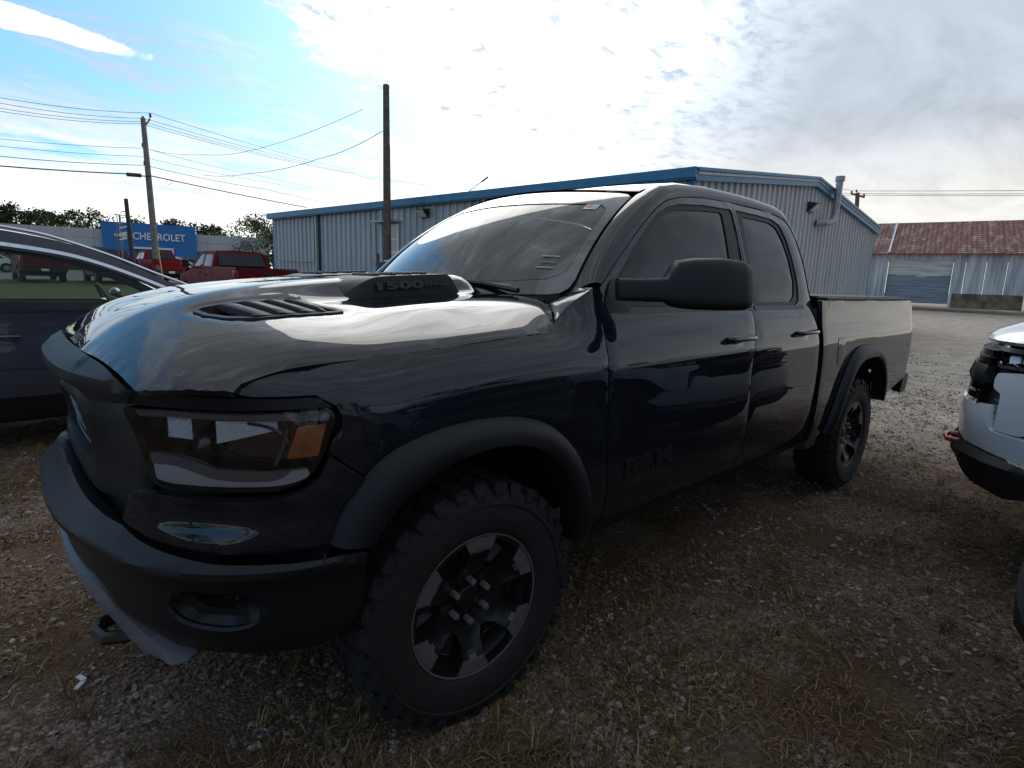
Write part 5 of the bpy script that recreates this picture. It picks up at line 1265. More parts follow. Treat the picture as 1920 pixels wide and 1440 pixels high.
MB().box(.6,-4.6,-.5,.5,.36,.62).build('chassis',M['under'],TR,False)
# wheel wells
def well(cx):
    for s_ in(1,-1):
        k=MB().grid(lambda u,v:(cx+.57*math.cos(math.pi*(.84*u+.08)),s_*(.925-.445*v),.44+.57*math.sin(math.pi*(.84*u+.08))),18,2);k.build('wheel_well_liner',M['under'],TR)
        MB().grid(lambda u,v:(cx+.62-1.24*u,s_*.47,.5+.6*v),2,2).build('wheel_well_liner',M['under'],TR)
well(0);well(-3.57)
# mirror
def mirr(s_):
    st=[(-.665,.945,1.438,.034,.042),(-.70,.985,1.438,.034,.042),(-.745,1.022,1.439,.036,.043),(-.800,1.065,1.441,.044,.046),(-.812,1.075,1.450,.052,.068),(-.830,1.090,1.464,.060,.088),(-.88,1.132,1.467,.066,.096),(-.96,1.198,1.469,.068,.098),(-1.02,1.245,1.467,.062,.093),(-1.045,1.264,1.464,.047,.080),(-1.055,1.272,1.46,.02,.055)]
    v=[];n=20;f=[]
    dirn=np.array([-.78,.62,0]);sd=np.array([.62,.78,0])
    for (x,y,z,a,b) in st:
        for k in range(n):
            q=2*math.pi*k/n;c,s=math.cos(q),math.sin(q);e=.55
            X_=math.copysign(abs(c)**e,c)*a;Z_=math.copysign(abs(s)**e,s)*b
            lean=-.25*Z_
            v.append((np.array([x,y,z])+sd*(X_+lean)+np.array([0,0,Z_]))*[1,s_,1])
    for i in range(len(st)-1):
        for k in range(n):
            q=(i*n+k,i*n+(k+1)%n,(i+1)*n+(k+1)%n,(i+1)*n+k);f.append(q if s_>0 else q[::-1])
    f.append(tuple(range(n)));f.append(tuple((len(st)-1)*n+k for k in range(n))[::-1])
    o=newmesh('mirror',v,f,M['plastic'],TR,True,60)
    k=MB()
    for (x,y,z,a,b) in (st[2],st[3]):
        P=[];
        for j in range(n+1):
            q=2*math.pi*j/n;c,s=math.cos(q),math.sin(q);X_=math.copysign(abs(c)**.55,c)*a*1.02;Z_=math.copysign(abs(s)**.55,s)*b*1.02;P.append(tuple((np.array([x,y,z])+sd*(X_-.25*Z_)+np.array([0,0,Z_]))*[1,s_,1]))
        if x==-.745:k.tube(P,.0016,4,cap=False)
    k.build('mirror_joint',M['black'],o)
    panel('mirror_sail',rnd([(-.845,1.352),(-.845,1.385),(-.905,1.478),(-.985,1.478),(-1.0,1.352)],.02),(SD(.006) if s_>0 else (lambda a,b:S(a,b,.006)*[1,-1,1])),M['plastic'],o,h=.05,depth=.02,flip=s_<0)
mirr(1);mirr(-1)
# interior
MB().grid(lambda u,v:(-.62-.42*v,-.72+1.44*u,1.36+.05*math.sin(v*3.1)),8,4).build('dashboard',M['interior'],TR)
MB().box(-.8,-2.6,-.8,.8,.7,.75).build('cabin_floor',M['interior'],TR,False)
for y in(.38,-.38):
    for x in(-1.55,-2.35):
        o=MB().box(x,x-.14,y-.24,y+.24,.95,1.52).build('seat',M['seat'],TR,False);bevel(o,.05,3)
        o=MB().box(x-.02,x-.11,y-.11,y+.11,1.55,1.70).build('headrest',M['seat'],TR,False);bevel(o,.03,3)
        o=MB().box(x-.0,x+.46,y-.24,y+.24,.85,1.0).build('seat_cushion',M['seat'],TR,False);bevel(o,.04,3)
sw=[(-.98+.06*math.sin(a)*0-.0+.18*.35*math.cos(a),.40+.185*math.sin(a),1.22+.17*math.cos(a)) for a in np.linspace(0,6.283,25)]
MB().tube(sw,.014,6,cap=False).build('steering_wheel',M['black'],TR)
# ---- wheels ----
def wheel(cx,side,steer=0.,name='wheel',parent=TR):
    W_=bpy.data.objects.new(name,None);COL.objects.link(W_);W_.parent=parent;W_.empty_display_size=.1
    W_.location=(cx,side*.80,.41);W_.rotation_euler=(0,0,steer+(math.pi if side<0 else 0))
    return W_
def build_wheel(W_):
    # local: y outward, axle at origin; face plane at y=.185
    R_=.408;yo=.19;yi=-.085
    ax=lambda a,b,h:(a,h,b)
    prof=[(.246,yi+.01),(.262,yi),(.31,yi-.008),(.36,yi-.004),(.388,yi+.015),(R_-.008,yi+.045),(R_-.004,yi+.09),(R_-.004,yo-.09),(R_-.008,yo-.045),(.390,yo-.016),(.365,yo-.002),(.33,yo+.006),(.29,yo+.004),(.262,yo-.003),(.247,yo-.012),(.235,yo-.03)]
    ty=MB().lathe(prof,72,ax).build('tyre',M['rubber'],W_,True,60)
    # tread: shoulder lugs and centre blocks
    k=MB();NL=34
    def blk(a0,a1,y0,y1,r0,r1,sk=0.,yv=0,tap=0):
        b=len(k.v);P=[]
        for rr in(r0,r1):
            for y,a,c in((y0,a0,a1),(y1,a0+sk,a1+sk)):
                t=(a1-a0)*.12 if rr==r1 else 0
                for q in(a+t,c-t):
                    yy=y if rr==r0 else y*(1-tap)+ (y0+y1)/2*tap
                    rr2=rr
                    P.append((rr2*math.cos(q),yy,rr2*math.sin(q)))
        k.v+=P;k.f+=[(b,b+1,b+3,b+2),(b+4,b+6,b+7,b+5),(b,b+4,b+5,b+1),(b+2,b+3,b+7,b+6),(b+1,b+5,b+7,b+3),(b,b+2,b+6,b+4)]
    for i in range(NL):
        a=2*math.pi*i/NL;da=2*math.pi/NL
        for sgn_ in(1,-1):
            ym=(yo+yi)/2;e=(yo-.012 if sgn_>0 else yi+.012)
            inn=ym+sgn_*.062;o2=e+sgn_*(.006 if i%2 else -.004)
            blk(a+da*.10,a+da*.86,inn,o2,R_-.012,R_+.008,sk=da*.12*sgn_,tap=.10)
            # lug running down the sidewall
            b=len(k.v);rr=[(R_+.004,e-sgn_*.004),(.392 if i%2 else .380,e+sgn_*.010)]
            P=[]
            for r_,y_ in rr:
                for q in(a+da*.22,a+da*.72):
                    P.append((r_*math.cos(q),y_,r_*math.sin(q)))
            r3=.372 if i%2 else .350
            for q in(a+da*.28,a+da*.66):P.append((r3*math.cos(q),e+sgn_*.012,r3*math.sin(q)))
            for q in(a+da*.28,a+da*.66):P.append(((r3-.004)*math.cos(q),e-sgn_*.002,(r3-.004)*math.sin(q)))
            k.v+=P
            for s2 in range(3):k.f.append((b+2*s2,b+2*s2+1,b+2*s2+3,b+2*s2+2))
            k.f.append((b,b+2,b+4,b+6));k.f.append((b+1,b+7,b+5,b+3))
        blk(a+da*.05,a+da*.62,ym-.052,ym-.008,R_-.010,R_+.007,sk=da*.35,tap=.1)
        blk(a+da*.45,a+da*1.02,ym+.008,ym+.052,R_-.010,R_+.007,sk=-da*.35,tap=.1)
    k.build('tread_blocks',M['rubber'],W_,False)
    # raised sidewall ribs
    MB().lathe([(.345,yo+.004),(.348,yo+.0085),(.352,yo+.0085),(.355,yo+.003)],72,ax).build('sidewall_ring',M['rubber'],W_)
    # rim: barrel, lip, disc with six pockets
    rm=MB().lathe([(.236,yi+.02),(.215,yi+.05),(.205,.03),(.205,yo-.085),(.222,yo-.05),(.232,yo-.020),(.240,yo-.012),(.246,yo-.010),(.2475,yo-.016),(.246,yo-.03)],72,ax).build('rim',M['rimblack'],W_,True,50)
    MB().lathe([(.2385,yo-.0115),(.2425,yo-.0095),(.2462,yo-.0105),(.2468,yo-.014)],72,ax).build('rim_lip',M['machined'],W_)
    f0=yo-.014
    def face(r,th):   # spoke surface height
        t=max(0,(r-.055)/.18);return f0-.062*(1-sst(r,.055,.205))-.0
    v=[];f=[];mi=[]
    NR=16;cols=[]
    rr=[.03+.0]+list(np.linspace(.055,.2385,NR))
    for sct in range(6):
        th0=math.radians(60*sct+3)
        # pocket centred on th0, half angle varies with r (a trapezoid with clipped corners)
        def half(r):
            if r<.118:return math.radians(5)
            if r<.135:return math.radians(5+9*(r-.118)/.017)
            if r<.195:return math.radians(14+3.5*(r-.135)/.06)
            if r<.222:return math.radians(17.5-2.5*(r-.195)/.027)
            return math.radians(15)
        nP,nS=5,7
        for zone in(0,1,2):
            b=len(v)
            if zone==0:   # pocket floor
                us=np.linspace(-1,1,nP)
                rs=[x for x in rr if .118<=x<=.226];rs=[.118]+[x for x in rs if x>.12 and x<.222]+[.226]
                for r in rs:
                    for u in us:
                        th=th0+u*half(r)*.94;dep=f0-.088+.020*abs(u)**2
                        if r>.205:dep=f0-.088+.030*(r-.205)/.021
                        v.append((r*math.cos(th),dep,r*math.sin(th)))
                for i in range(len(rs)-1):
                    for j in range(nP-1):f.append((b+i*nP+j,b+(i+1)*nP+j,b+(i+1)*nP+j+1,b+i*nP+j+1));mi.append(0)
                # pocket walls
                b2=len(v);loop=[(r,-1) for r in rs]+[(rs[-1],u) for u in np.linspace(-.6,.6,4)]+[(r,1) for r in rs[::-1]]+[(rs[0],u) for u in(.5,-.5)]
                for r,u in loop:
                    th=th0+u*half(r);th2=th0+u*half(r)*.94
                    v.append((r*math.cos(th),face(r,th),r*math.sin(th)));v.append((r*math.cos(th),face(r,th)-.004,r*math.sin(th)));dd=f0-.088+.020*abs(u)**2
                    v.append((r*math.cos(th2),min(face(r,th)-.01,dd),r*math.sin(th2)))
                m_=len(loop)
                for i in range(m_):
                    for j in(0,1):
                        q=(b2+3*i+j,b2+3*((i+1)%m_)+j,b2+3*((i+1)%m_)+j+1,b2+3*i+j+1);f.append(q);mi.append(0)
        # spoke between this pocket and the next
        b=len(v);th1=th0+math.radians(60)
        for r in rr:
            a=th0+half(r);c=th1-half(r)
            for j in range(nS):
                t=j/(nS-1);th=a+(c-a)*t;rid=.006*math.sin(t*math.pi)*sst(r,.09,.15)*(1-sst(r,.19,.215)) ;rec=-.010*math.sin(t*math.pi)*sst(r,.10,.14)*(1-sst(r,.172,.182))
                v.append((r*math.cos(th),face(r,th)+rec,r*math.sin(th)))
        for i in range(len(rr)-1):
            for j in range(nS-1):
                f.append((b+i*nS+j,b+(i+1)*nS+j,b+(i+1)*nS+j+1,b+i*nS+j+1));rm_=(rr[i]+rr[i+1])/2
                thm=(j+.5)/(nS-1);mi.append(1 if (rm_>.180+.016*abs(2*thm-1)**2 ) else 0)
        # small bridge over the pocket near hub and lip
        for ra,rb in((.03,.055),(.055,.118),(.226,.2385)):
            b=len(v)
            for r in(ra,rb):
                for j in range(3):
                    th=th0+(-1+j)*half(r);v.append((r*math.cos(th),face(r,th),r*math.sin(th)))
            for j in range(2):f.append((b+j,b+3+j,b+4+j,b+j+1));mi.append(0)
    newmesh('rim_face',v,f,M['rimblack'],W_,False,mats=[M['rimblack'],M['machined']],mi=mi)
    MB().lathe([(.048,f0-.064),(.047,f0-.052),(.040,f0-.047),(.001,f0-.046)],28,ax).build('hub_cap',M['rimblack'],W_)
    for i in range(6):
        a=math.radians(60*i+33);c=(.0698*math.cos(a),.0698*math.sin(a))
        MB().lathe([(.019,f0-.068),(.018,f0-.055),(.016,f0-.055)],14,lambda p,q,h:(c[0]+p,h,c[1]+q)).build('nut_seat',M['gloss'],W_)
        MB().lathe([(.0115,f0-.066),(.0115,f0-.028),(.010,f0-.025),(.001,f0-.024)],6,lambda p,q,h:(c[0]+p,h,c[1]+q)).build('lug_nut',M['nut'],W_,True,30)
    MB().lathe([(.001,yi+.05),(.15,yi+.05),(.16,yi+.08),(.03,yi+.09)],32,ax).build('brake_disc',M['under'],W_)
W0=wheel(0,1,-.0548);build_wheel(W0)
def cpk(o,parent):
    c=o.copy();COL.objects.link(c);c.parent=parent
    for ch in [x for x in bpy.data.objects if x.parent==o]:cpk(ch,c)
for cx,sd_,st_ in((-3.57,1,0),(0,-1,-.0548),(-3.57,-1,0)):
    w_=wheel(cx,sd_,st_)
    for ch in [x for x in bpy.data.objects if x.parent==W0]:cpk(ch,w_)
# ---------------- other vehicles ----------------
M['suvpaint']=mat('suv_metallic_grey',(.045,.047,.062),.6,.0,1.0,spec=.1)
M['redpaint']=mat('dark_red_paint',(.13,.007,.011),.6,.0,.0,spec=.12)
M['redpaint2']=mat('bright_red_paint',(.26,.012,.014),.6,.0,.0,spec=.12)
M['blackpaint']=mat('black_paint',(.008,.008,.009),.35,.0,.4,coatr=.1)
M['whitepaint']=mat('white_truck_paint',(.62,.64,.67),.3,0,1.0)
M['greypaint']=mat('grey_truck_paint',(.10,.105,.11),.3,.3,1.0)
M['silverpaint']=mat('silver_paint',(.38,.39,.41),.3,.4,1.0)
M['bluepaint']=mat('blue_paint',(.03,.05,.12),.3,.3,1.0)
M['tan']=mat('tan_paint',(.22,.17,.12),.3,.2,1.0)
def simple_wheel(root,x,y,r=.38,w=.24,cap='galv'):
    s_=1 if y>0 else -1
    ax=lambda a,b,h:(x+a,y-s_*w/2+s_*h,r+b)
    W_=MB().lathe([(.001,w-.05),(.6*r,w-.05),(.62*r,w-.01),(.72*r,w),(.92*r,w-.005),(r,w-.04),(r,.04),(.9*r,0),(.001,.02)],28,ax).build('wheel',M['rubber'],root)
    k=MB();k.lathe([(.001,w-.045),(.12*r,w-.03),(.58*r,w-.044)],24,ax)
    for i in range(5):
        a=i*1.2566
        k.tube([ax(.1*r*math.cos(a),.1*r*math.sin(a),w-.035),ax(.57*r*math.cos(a),.57*r*math.sin(a),w-.03)],.045*r/.38,5)
    k.build('rim',M[cap],W_)
def pickup(name,label,loc,rz,paint,Lc=1.0,group=None,cover=True,flares=False):
    """seen from behind; x forward from the rear bumper, y left"""
    R=thing(name,label,'pickup truck',loc,rz,group);P=M[paint];HW=.99
    def w(x,z):return HW-.02*abs(z-.8)**2-(.045*max(0,(z-1.15)/.1) if z<1.25 else .045)-(.42*(z-1.30) if z>1.30 else 0)*.72
    lower=[(0.02,.62),(0,.95),(.03,1.30),(.10,1.36),(2.02,1.36),(2.10,1.36),(4.32,1.33),(4.6,1.26),(5.5,1.14),(5.72,1.0),(5.78,.6),(5.3,.45)]
    a2=[(4.86+.46*math.cos(t),.42+.50*math.sin(t)) for t in np.linspace(.15,3.0,12)];a1=[(1.22+.46*math.cos(t),.42+.50*math.sin(t)) for t in np.linspace(.15,3.0,12)]
    out=lower+a2+[(4.3,.42),(1.8,.42)]+a1+[(.6,.55)]
    for s_ in(1,-1):
        f=lambda x,z:(x,s_*(w(x,z)-.10*max(0,(x-5.2)/.6)**2),z)
        panel('body_side',out,f,P,R,h=.16,depth=.05,flip=s_>0,rim=.01)
        cab=[(2.12,1.36),(2.20,1.60),(2.32,1.86),(2.42,1.90),(3.55,1.90),(3.80,1.80),(4.35,1.36)]
        wh=[(2.32,1.42),(2.42,1.78),(3.12,1.80),(3.12,1.42)];wh2=[(3.22,1.42),(3.22,1.80),(3.62,1.79),(4.08,1.42)]
        o=panel('cab_side',cab,f,P,R,h=.16,depth=.04,holes=[wh,wh2],flip=s_>0,rim=.01)
        for q in(wh,wh2):panel('window',inset(q,-.004),lambda x,z:(x,s_*(w(x,z)-.015),z),M['darkglass'],R,h=.3,depth=.005,flip=s_>0)
        for x in(.0,):MB().grid(lambda u,v:(.02-.015+.12*v*0+.14*v**2,s_*(.86+.115*(1-(1-v)**2)),.80+.50*u),5,6).build('taillight',M['red_lens'],R)
        MB().tube([(4.12,s_*.95,1.42),(4.12,s_*1.06,1.47)],.03,6).build('mirror_arm',M['black'],R)
        o=MB().box(4.05,4.17,s_*1.04,s_*1.26,1.38,1.62).build('mirror',M['black'],R,False);bevel(o,.03)
        for x in(2.55,3.3):MB().box(x,x+.17,s_*.975,s_*1.0,1.14,1.17).build('door_handle',P,R,False)
        for x in(2.12,3.17,4.28):MB().box(x,x+.012,s_*(HW-.03),s_*(HW-.012),.5,1.25).build('door_gap',M['darkgap'],R,False)
        simple_wheel(R,1.22,s_*.86,.41,.27);simple_wheel(R,4.86,s_*.86,.41,.27)
        if True:
            o=MB();pts=[(1.22+.5*math.cos(t),.42+.54*math.sin(t)) for t in np.linspace(.1,3.04,12)]
            o.tube([(a,s_*.985,b) for a,b in pts],.025,5);o.build('wheel_arch_trim',M['black'] if flares else P,R)
    W2=lambda x,z:w(x,z)
    MB().grid(lambda u,v:(lambda x,z:(x,(2*v-1)*(W2(x,z)-.01),z+.02*(1-(2*v-1)**2)))(2.42+1.13*u,1.90),5,8).build('roof',P,R)
    MB().grid(lambda u,v:(3.55+.80*u+.06*(1-(2*v-1)**2),(2*v-1)*(W2(3.6,1.9-.52*u)-.02),1.90-.54*u),5,8).build('windshield',M['darkglass'],R)
    MB().grid(lambda u,v:(2.42-.30*u**.8,(2*v-1)*(W2(2.3,1.9-.54*u)-.01),1.90-.54*u),5,8).build('cab_back',P,R)
    MB().grid(lambda u,v:(2.34-.26*u,(2*v-1)*(.66+.06*u),1.83-.38*u),2,8).build('rear_window',M['darkglass'],R)
    MB().box(2.38,2.36,-.12,.12,1.855,1.88).build('brake_light',M['red_lens'],R,False)
    MB().grid(lambda u,v:(4.30+1.4*u,(2*v-1)*(.93-.12*u*u),1.345-.20*u**2+.04*(1-(2*v-1)**2)),6,8).build('hood',P,R)
    MB().grid(lambda u,v:(5.72+.05*(1-(2*u-1)**2),(2*u-1)*.86,.5+.66*v),8,4).build('grille',M['black'],R)
    tgx=lambda z:.0+.02*math.sin((z-.8)*9)
    MB().grid(lambda u,v:(.015+.018*math.sin(v*6.2)-.012*(v>.9),(2*u-1)*.855,.80+.555*v),10,12).build('tailgate',P,R)
    MB().box(-.005,.0,-.13,.13,1.20,1.27).build('tailgate_handle',M['black'],R,False)
    for s_ in(1,-1):MB().box(-.002,.012,s_*.858,s_*.866,.8,1.35).build('tailgate_gap',M['darkgap'],R,False)
    o=MB().box(-.14,.06,-.95,.95,.55,.76).build('rear_bumper',M['black'],R,False);bevel(o,.03)
    MB().box(-.145,-.142,-.16,.16,.60,.72).build('number_plate',M['white'],R,False)
    if cover:MB().box(.08,2.1,-.90,.90,1.362,1.39).build('bed_cover',M['black'],R,False)
    MB().box(.2,5.6,-.75,.75,.33,.6).build('chassis',M['under'],R,False)
    MB().box(2.2,4.5,-.8,.8,.6,1.3).build('interior',M['interior'],R,False)
    return R
def at(px,py,d):
    p=ray3(px,py,d);return (float(p[0]),float(p[1]),float(G(p[0],p[1])))
# headings: tail towards the camera
def hd(px,turn):
    v=ray3(px,500,1)-CAM;return math.atan2(v[1],v[0])+math.radians(turn)
p_=at(505,520,16.8);pickup('pickup_truck','dark red crew cab pickup with its tailgate turned to the grey building corner',p_,hd(497,21),'redpaint',group='pickups parked on the lawn')
p_=at(322,522,33.5);pickup('pickup_truck','bright red pickup with black flares parked right beside the tall utility pole',p_,hd(320,14),'redpaint2',group='pickups parked on the lawn',flares=True)
p_=at(228,522,31);pickup('pickup_truck','black pickup with chrome edged cab parked left of the red one before the dealership',p_,hd(225,10),'blackpaint',group='pickups parked on the lawn')
p_=at(86,522,30);pickup('pickup_truck','dark maroon pickup seen through the side windows of the near grey car',p_,hd(86,6),'redpaint',group='pickups parked on the lawn',flares=True)
# ---- car / SUV ----
def car(name,label,cat,loc,rz,paint,detail=False,group=None,glass='suvglass',tall=0.,chrome='chrome'):
    """x forward, origin between the front wheels on the ground; front axle x=0"""
    R=thing(name,label,cat,loc,rz,group);P=M[paint];HW=.92;T=tall
    def w(x,z):
        y=HW-.05*max(0,(.62-z)/.35)**1.5-.012*max(0,z-.95)-(.36*(z-1.10) if z>1.10 else 0)+.012*math.sin((z-.45)*7)*(z<1.08)
        if x>.35:y-=.30*((x-.35)/.6)**2.4
        if x<-3.1:y-=.16*((-3.1-x)/.6)**2
        return y
    belt=1.098
    ws_b=(.34,1.02);top=[(-.03,1.23),(-.30,1.377),(-.51,1.474),(-.72,1.566),(-.942,1.630),(-1.15,1.672),(-1.40,1.702),(-1.9,1.722),(-2.6,1.70),(-3.15,1.64),(-3.38,1.585)]
    top=[(x,z) for x,z in top]
    roofline=crv([ws_b]+top,2)
    rear=[(-3.62,1.15),(-3.70,.95),(-3.72,.6),(-3.60,.36)]
    hoodl=[(.80,.86),(.74,.93),(.5,1.0)]
    af=[(.0+.40*math.cos(t),.36+.40*math.sin(t)) for t in np.linspace(.0,3.1,14)];ar=[(-2.72+.40*math.cos(t),.36+.40*math.sin(t)) for t in np.linspace(.0,3.1,14)]
    low=[(.84,.40),(.88,.62),(.86,.76)]
    out=[(.41,.33),(.62,.25)]+low+hoodl+roofline+rear+[(-3.15,.30)]+ar[::-1]
    bottom=[(.5,.3)]+low+hoodl+roofline+rear+[(-3.3,.3)]
    out=low+hoodl+roofline+rear+[(-3.2,.30)]+[(x,z) for x,z in ar[::-1]]+[(-2.3,.25),(-.42,.25)]+[(x,z) for x,z in af[::-1]]+[(.5,.27)]
    gl_t=[(.0-.08,1.125),(-.187,1.225),(-.447,1.350),(-.70,1.450),(-.92,1.515),(-1.207,1.560),(-1.50,1.590),(-1.62,1.596)]
    g1=rnd([(-.03,belt)]+gl_t[0:]+[(-1.60,belt)],.01)
    g2=rnd([(-1.70,belt),(-1.70,1.598),(-2.1,1.60),(-2.55,1.575),(-2.72,1.53),(-2.78,belt)],.02)
    g3=rnd([(-2.88,1.12),(-2.84,1.50),(-3.1,1.46),(-3.3,1.36),(-3.30,1.2)],.03)
    doorsep=[(-.20,.36),(-.155,.7),(-.10,.95),(-.06,1.09)]
    for s_ in(1,-1):
        f=lambda x,z:(x,s_*w(x,z),z)
        fd=lambda d:(lambda x,z:(x,s_*(w(x,z)+d),z))
        b=panel('body_side',out,f,P,R,h=.07 if detail else .2,depth=.04,holes=[g1,g2,g3],flip=s_>0,rim=.004)
        for q in(g1,g2,g3):panel('side_window',inset(q,-.003),fd(-.012),M[glass],R,h=.12 if detail else .4,depth=.004,flip=s_>0)
        if detail:
            # bright trim along the window tops, black belt strip
            tp=[(-.02,1.155),(-.187,1.262),(-.447,1.385),(-.70,1.485),(-.92,1.548),(-1.207,1.592),(-1.50,1.618),(-2.1,1.628),(-2.58,1.60)]
            tp=crv(tp,3);bt=[(x+.004,z-.028) for x,z in tp]
            panel('window_trim',tp+bt[::-1],fd(.004),M['chrome'],b,h=.05,depth=.008,flip=s_>0)
            panel('belt_strip',[(.05,belt-.012),(.05,belt+.006),(-2.8,belt+.006),(-2.8,belt-.012)],fd(.004),M['black'],b,h=.1,depth=.008,flip=s_>0)
            panel('window_seal',[(x,z-.026) for x,z in tp]+[(x,z-.052) for x,z in tp[::-1]],fd(-.002),M['black'],b,h=.05,depth=.008,flip=s_>0)
            rr=crv([(-.02,1.30),(-.30,1.412),(-.60,1.545),(-.942,1.665),(-1.15,1.712),(-1.5,1.748),(-2.2,1.752),(-2.9,1.70)],3)
            MB().tube([(x,s_*(w(x,min(z,1.66))-.03),z-.012) for x,z in rr],.013,6).build('roof_rail',M['chrome'],b)
            for x0,x1,z0,z1 in((-.165,-.16,.3,1.08),(-1.655,-1.65,.3,1.09),(-2.80,-2.795,.75,1.09)):
                panel('door_gap',[(x0,z0),(x0,z1),(x1-.004,z1),(x1-.004,z0)],fd(.0015),M['darkgap'],b,h=.1,depth=.003,flip=s_>0)
            panel('lower_cladding',[(-.45,.25),(-.43,.43),(-2.29,.43),(-2.27,.25)],fd(.006),M['plastic'],b,h=.08,depth=.02,flip=s_>0)
            panel('character_line',[(-.2,.640),(-2.6,.665),(-2.6,.673),(-.2,.648)],fd(.006),P,b,h=.08,depth=.01,flip=s_>0)
            for hx in(-1.28,-2.48):
                panel('handle_recess',[(hx-.12+.14*0+.13*math.cos(a),.905+.030*math.sin(a)) for a in np.linspace(0,6.283,20)[:-1]],fd(.002),M['black'],b,h=.04,depth=.004,flip=s_>0)
                MB().tube([(hx+.03,s_*(w(hx,.9)+.004),.898),(hx-.02,s_*(w(hx,.9)+.034),.902),(hx-.20,s_*(w(hx,.9)+.036),.902),(hx-.25,s_*(w(hx,.9)+.004),.898)],[.010,.014,.014,.010],6).build('handle',P,b)
            k=MB();k.tube([(-.30,s_*.86,1.12),(-.34,s_*.98,1.13)],.022,6);k.build('mirror_arm',M['black'],R)
            def mg(u,v):
                a=v*2*math.pi;q=math.sin(min(1,max(.0,u))*math.pi)**.45
                return (-.33+.055*math.cos(a)*q-.06*(1-u),s_*(.90+.27*u),1.16+.062*math.sin(a)*q)
            MB().grid(mg,10,16).build('mirror',P,R)
        panel('taillight',[(-3.62,1.02),(-3.60,1.16),(-3.38,1.14),(-3.45,1.03)],fd(.006),M['red_lens'],R,h=.2,depth=.01,flip=s_>0)
        panel('headlight',[(.80,.86),(.79,.78),(.45,.83),(.50,.90)],fd(.008),M['lampgrey'],R,h=.1,depth=.01,flip=s_>0)
        simple_wheel(R,0,s_*.80,.36,.23);simple_wheel(R,-2.72,s_*.80,.36,.23)
        k=MB();k.grid(lambda u,v:(0+.42*math.cos(3.14*u),s_*(.90-.3*v),.37+.42*math.sin(3.14*u)),10,1);k.grid(lambda u,v:(-2.72+.42*math.cos(3.14*u),s_*(.90-.3*v),.37+.42*math.sin(3.14*u)),10,1);k.build('wheel_arch_liner',M['under'],R)
        MB().box(.45,-3.2,s_*.60,s_*.62,.3,.9).build('inner_panel',M['under'],R,False)
    RL=[(x,z) for x,z in roofline if z>1.6]
    def strip_(name,pts,m,cr=.02,nn=8,dy=0):
        return MB().grid(lambda u,v:(lambda i:(lambda x,z:(x,(2*v-1)*(w(x,z)-dy),z+cr*(1-(2*v-1)**2)))(*pts[i]))(int(round(u*(len(pts)-1)))),len(pts)-1,nn).build(name,m,R)
    wsp=[(x,z) for x,z in roofline if z<=1.61 and x>-1.2];rfp=[(x,z) for x,z in roofline if x<=wsp[-1][0]+1e-6 and x>-3.3]
    strip_('windshield',wsp,M[glass] if detail else M['tint'],.03,8,.05)
    strip_('roof',rfp,P,.03)
    strip_('rear_glass',[roofline[-2],roofline[-1],(-3.55,1.30),(-3.62,1.15)],M['tint'],.0,6,.02)
    strip_('tailgate',[(-3.62,1.15),(-3.70,.95),(-3.72,.6),(-3.6,.36)],P,.0,6)
    strip_('hood',[(.80,.86),(.74,.93),(.5,1.0),(.34,1.02)],P,.03,8)
    strip_('front_bumper',[(.82,.28),(.88,.40),(.90,.62),(.86,.76),(.80,.86)],P,.0,8)
    MB().grid(lambda u,v:(.885+.012*(1-(2*u-1)**2),(2*u-1)*.42,.45+.36*v),6,6).build('grille',M['black'],R)
    MB().box(.6,-3.4,-.8,.8,.22,.32).build('floor',M['under'],R,False)
    MB().grid(lambda u,v:(.30-.55*v,(2*u-1)*.78,1.03+.03*math.sin(v*3)),6,4).build('dashboard',M['interior'],R)
    MB().box(.3,-.2,-.78,.78,.6,1.02).build('firewall',M['interior'],R,False)
    if detail:
        cy=.40;cx=-.52
        MB().tube([(cx-.18*.40*math.cos(a)*1.0,cy+.185*math.sin(a),1.10+.175*math.cos(a)) for a in np.linspace(0,6.283,25)],.016,7,cap=False).build('steering_wheel',M['interior'],R)
        MB().tube([(cx,cy,1.10),(cx+.35,cy,1.0)],[.07,.04],8).build('steering_column',M['interior'],R)
        MB().tube([(cx,cy-.17,1.12),(cx-.01,cy+.17,1.12)],.018,6).build('wheel_spoke',M['chrome'],R)
        for y in(.40,-.40):
            for x in(-1.45,-2.35):
                o=MB().box(x,x-.16,y-.25,y+.25,.6,1.20).build('seat',M['seat'],R,False);bevel(o,.05,3)
                o=MB().box(x-.05,x-.14,y-.11,y+.11,1.22,1.40).build('headrest',M['seat'],R,False);bevel(o,.03,3)
                o=MB().box(x+.45,x,y-.25,y+.25,.5,.66).build('seat_cushion',M['seat'],R,False);bevel(o,.04,3)
        for s_ in(1,-1):MB().box(-.1,-2.8,s_*.74,s_*.80,.5,1.085).build('door_card',M['interior'],R,False)
    else:
        MB().box(-.3,-3.0,-.74,.74,.5,1.1).build('interior',M['interior'],R,False)
    return R
car('suv','charcoal compact SUV with bright window trim parked beyond the dark pickup on the left','SUV',(-.30+.0,-3.405-.915,.02),math.pi,'suvpaint',True)
# cars on the dealer lot
lot=[(358,48,'whitepaint',-80,'white car between the bright red pickup and the dark red pickup'),(256,50,'silverpaint',75,'silver car between the black pickup and the bright red pickup'),
(12,46,'whitepaint',-85,'white car on the lot seen through the near car window'),(385,52,'bluepaint',-75,'dark blue car half hidden by the dark red pickup mirror'),(-45,50,'silverpaint',-80,'silver car at the far left of the dealer lot')]
for px,d,pt,rz,lb in lot:
    p_=at(px,515,d);car('parked_car',lb,'car',p_,hd(px,rz),pt,False,'cars parked before the dealership','tint')
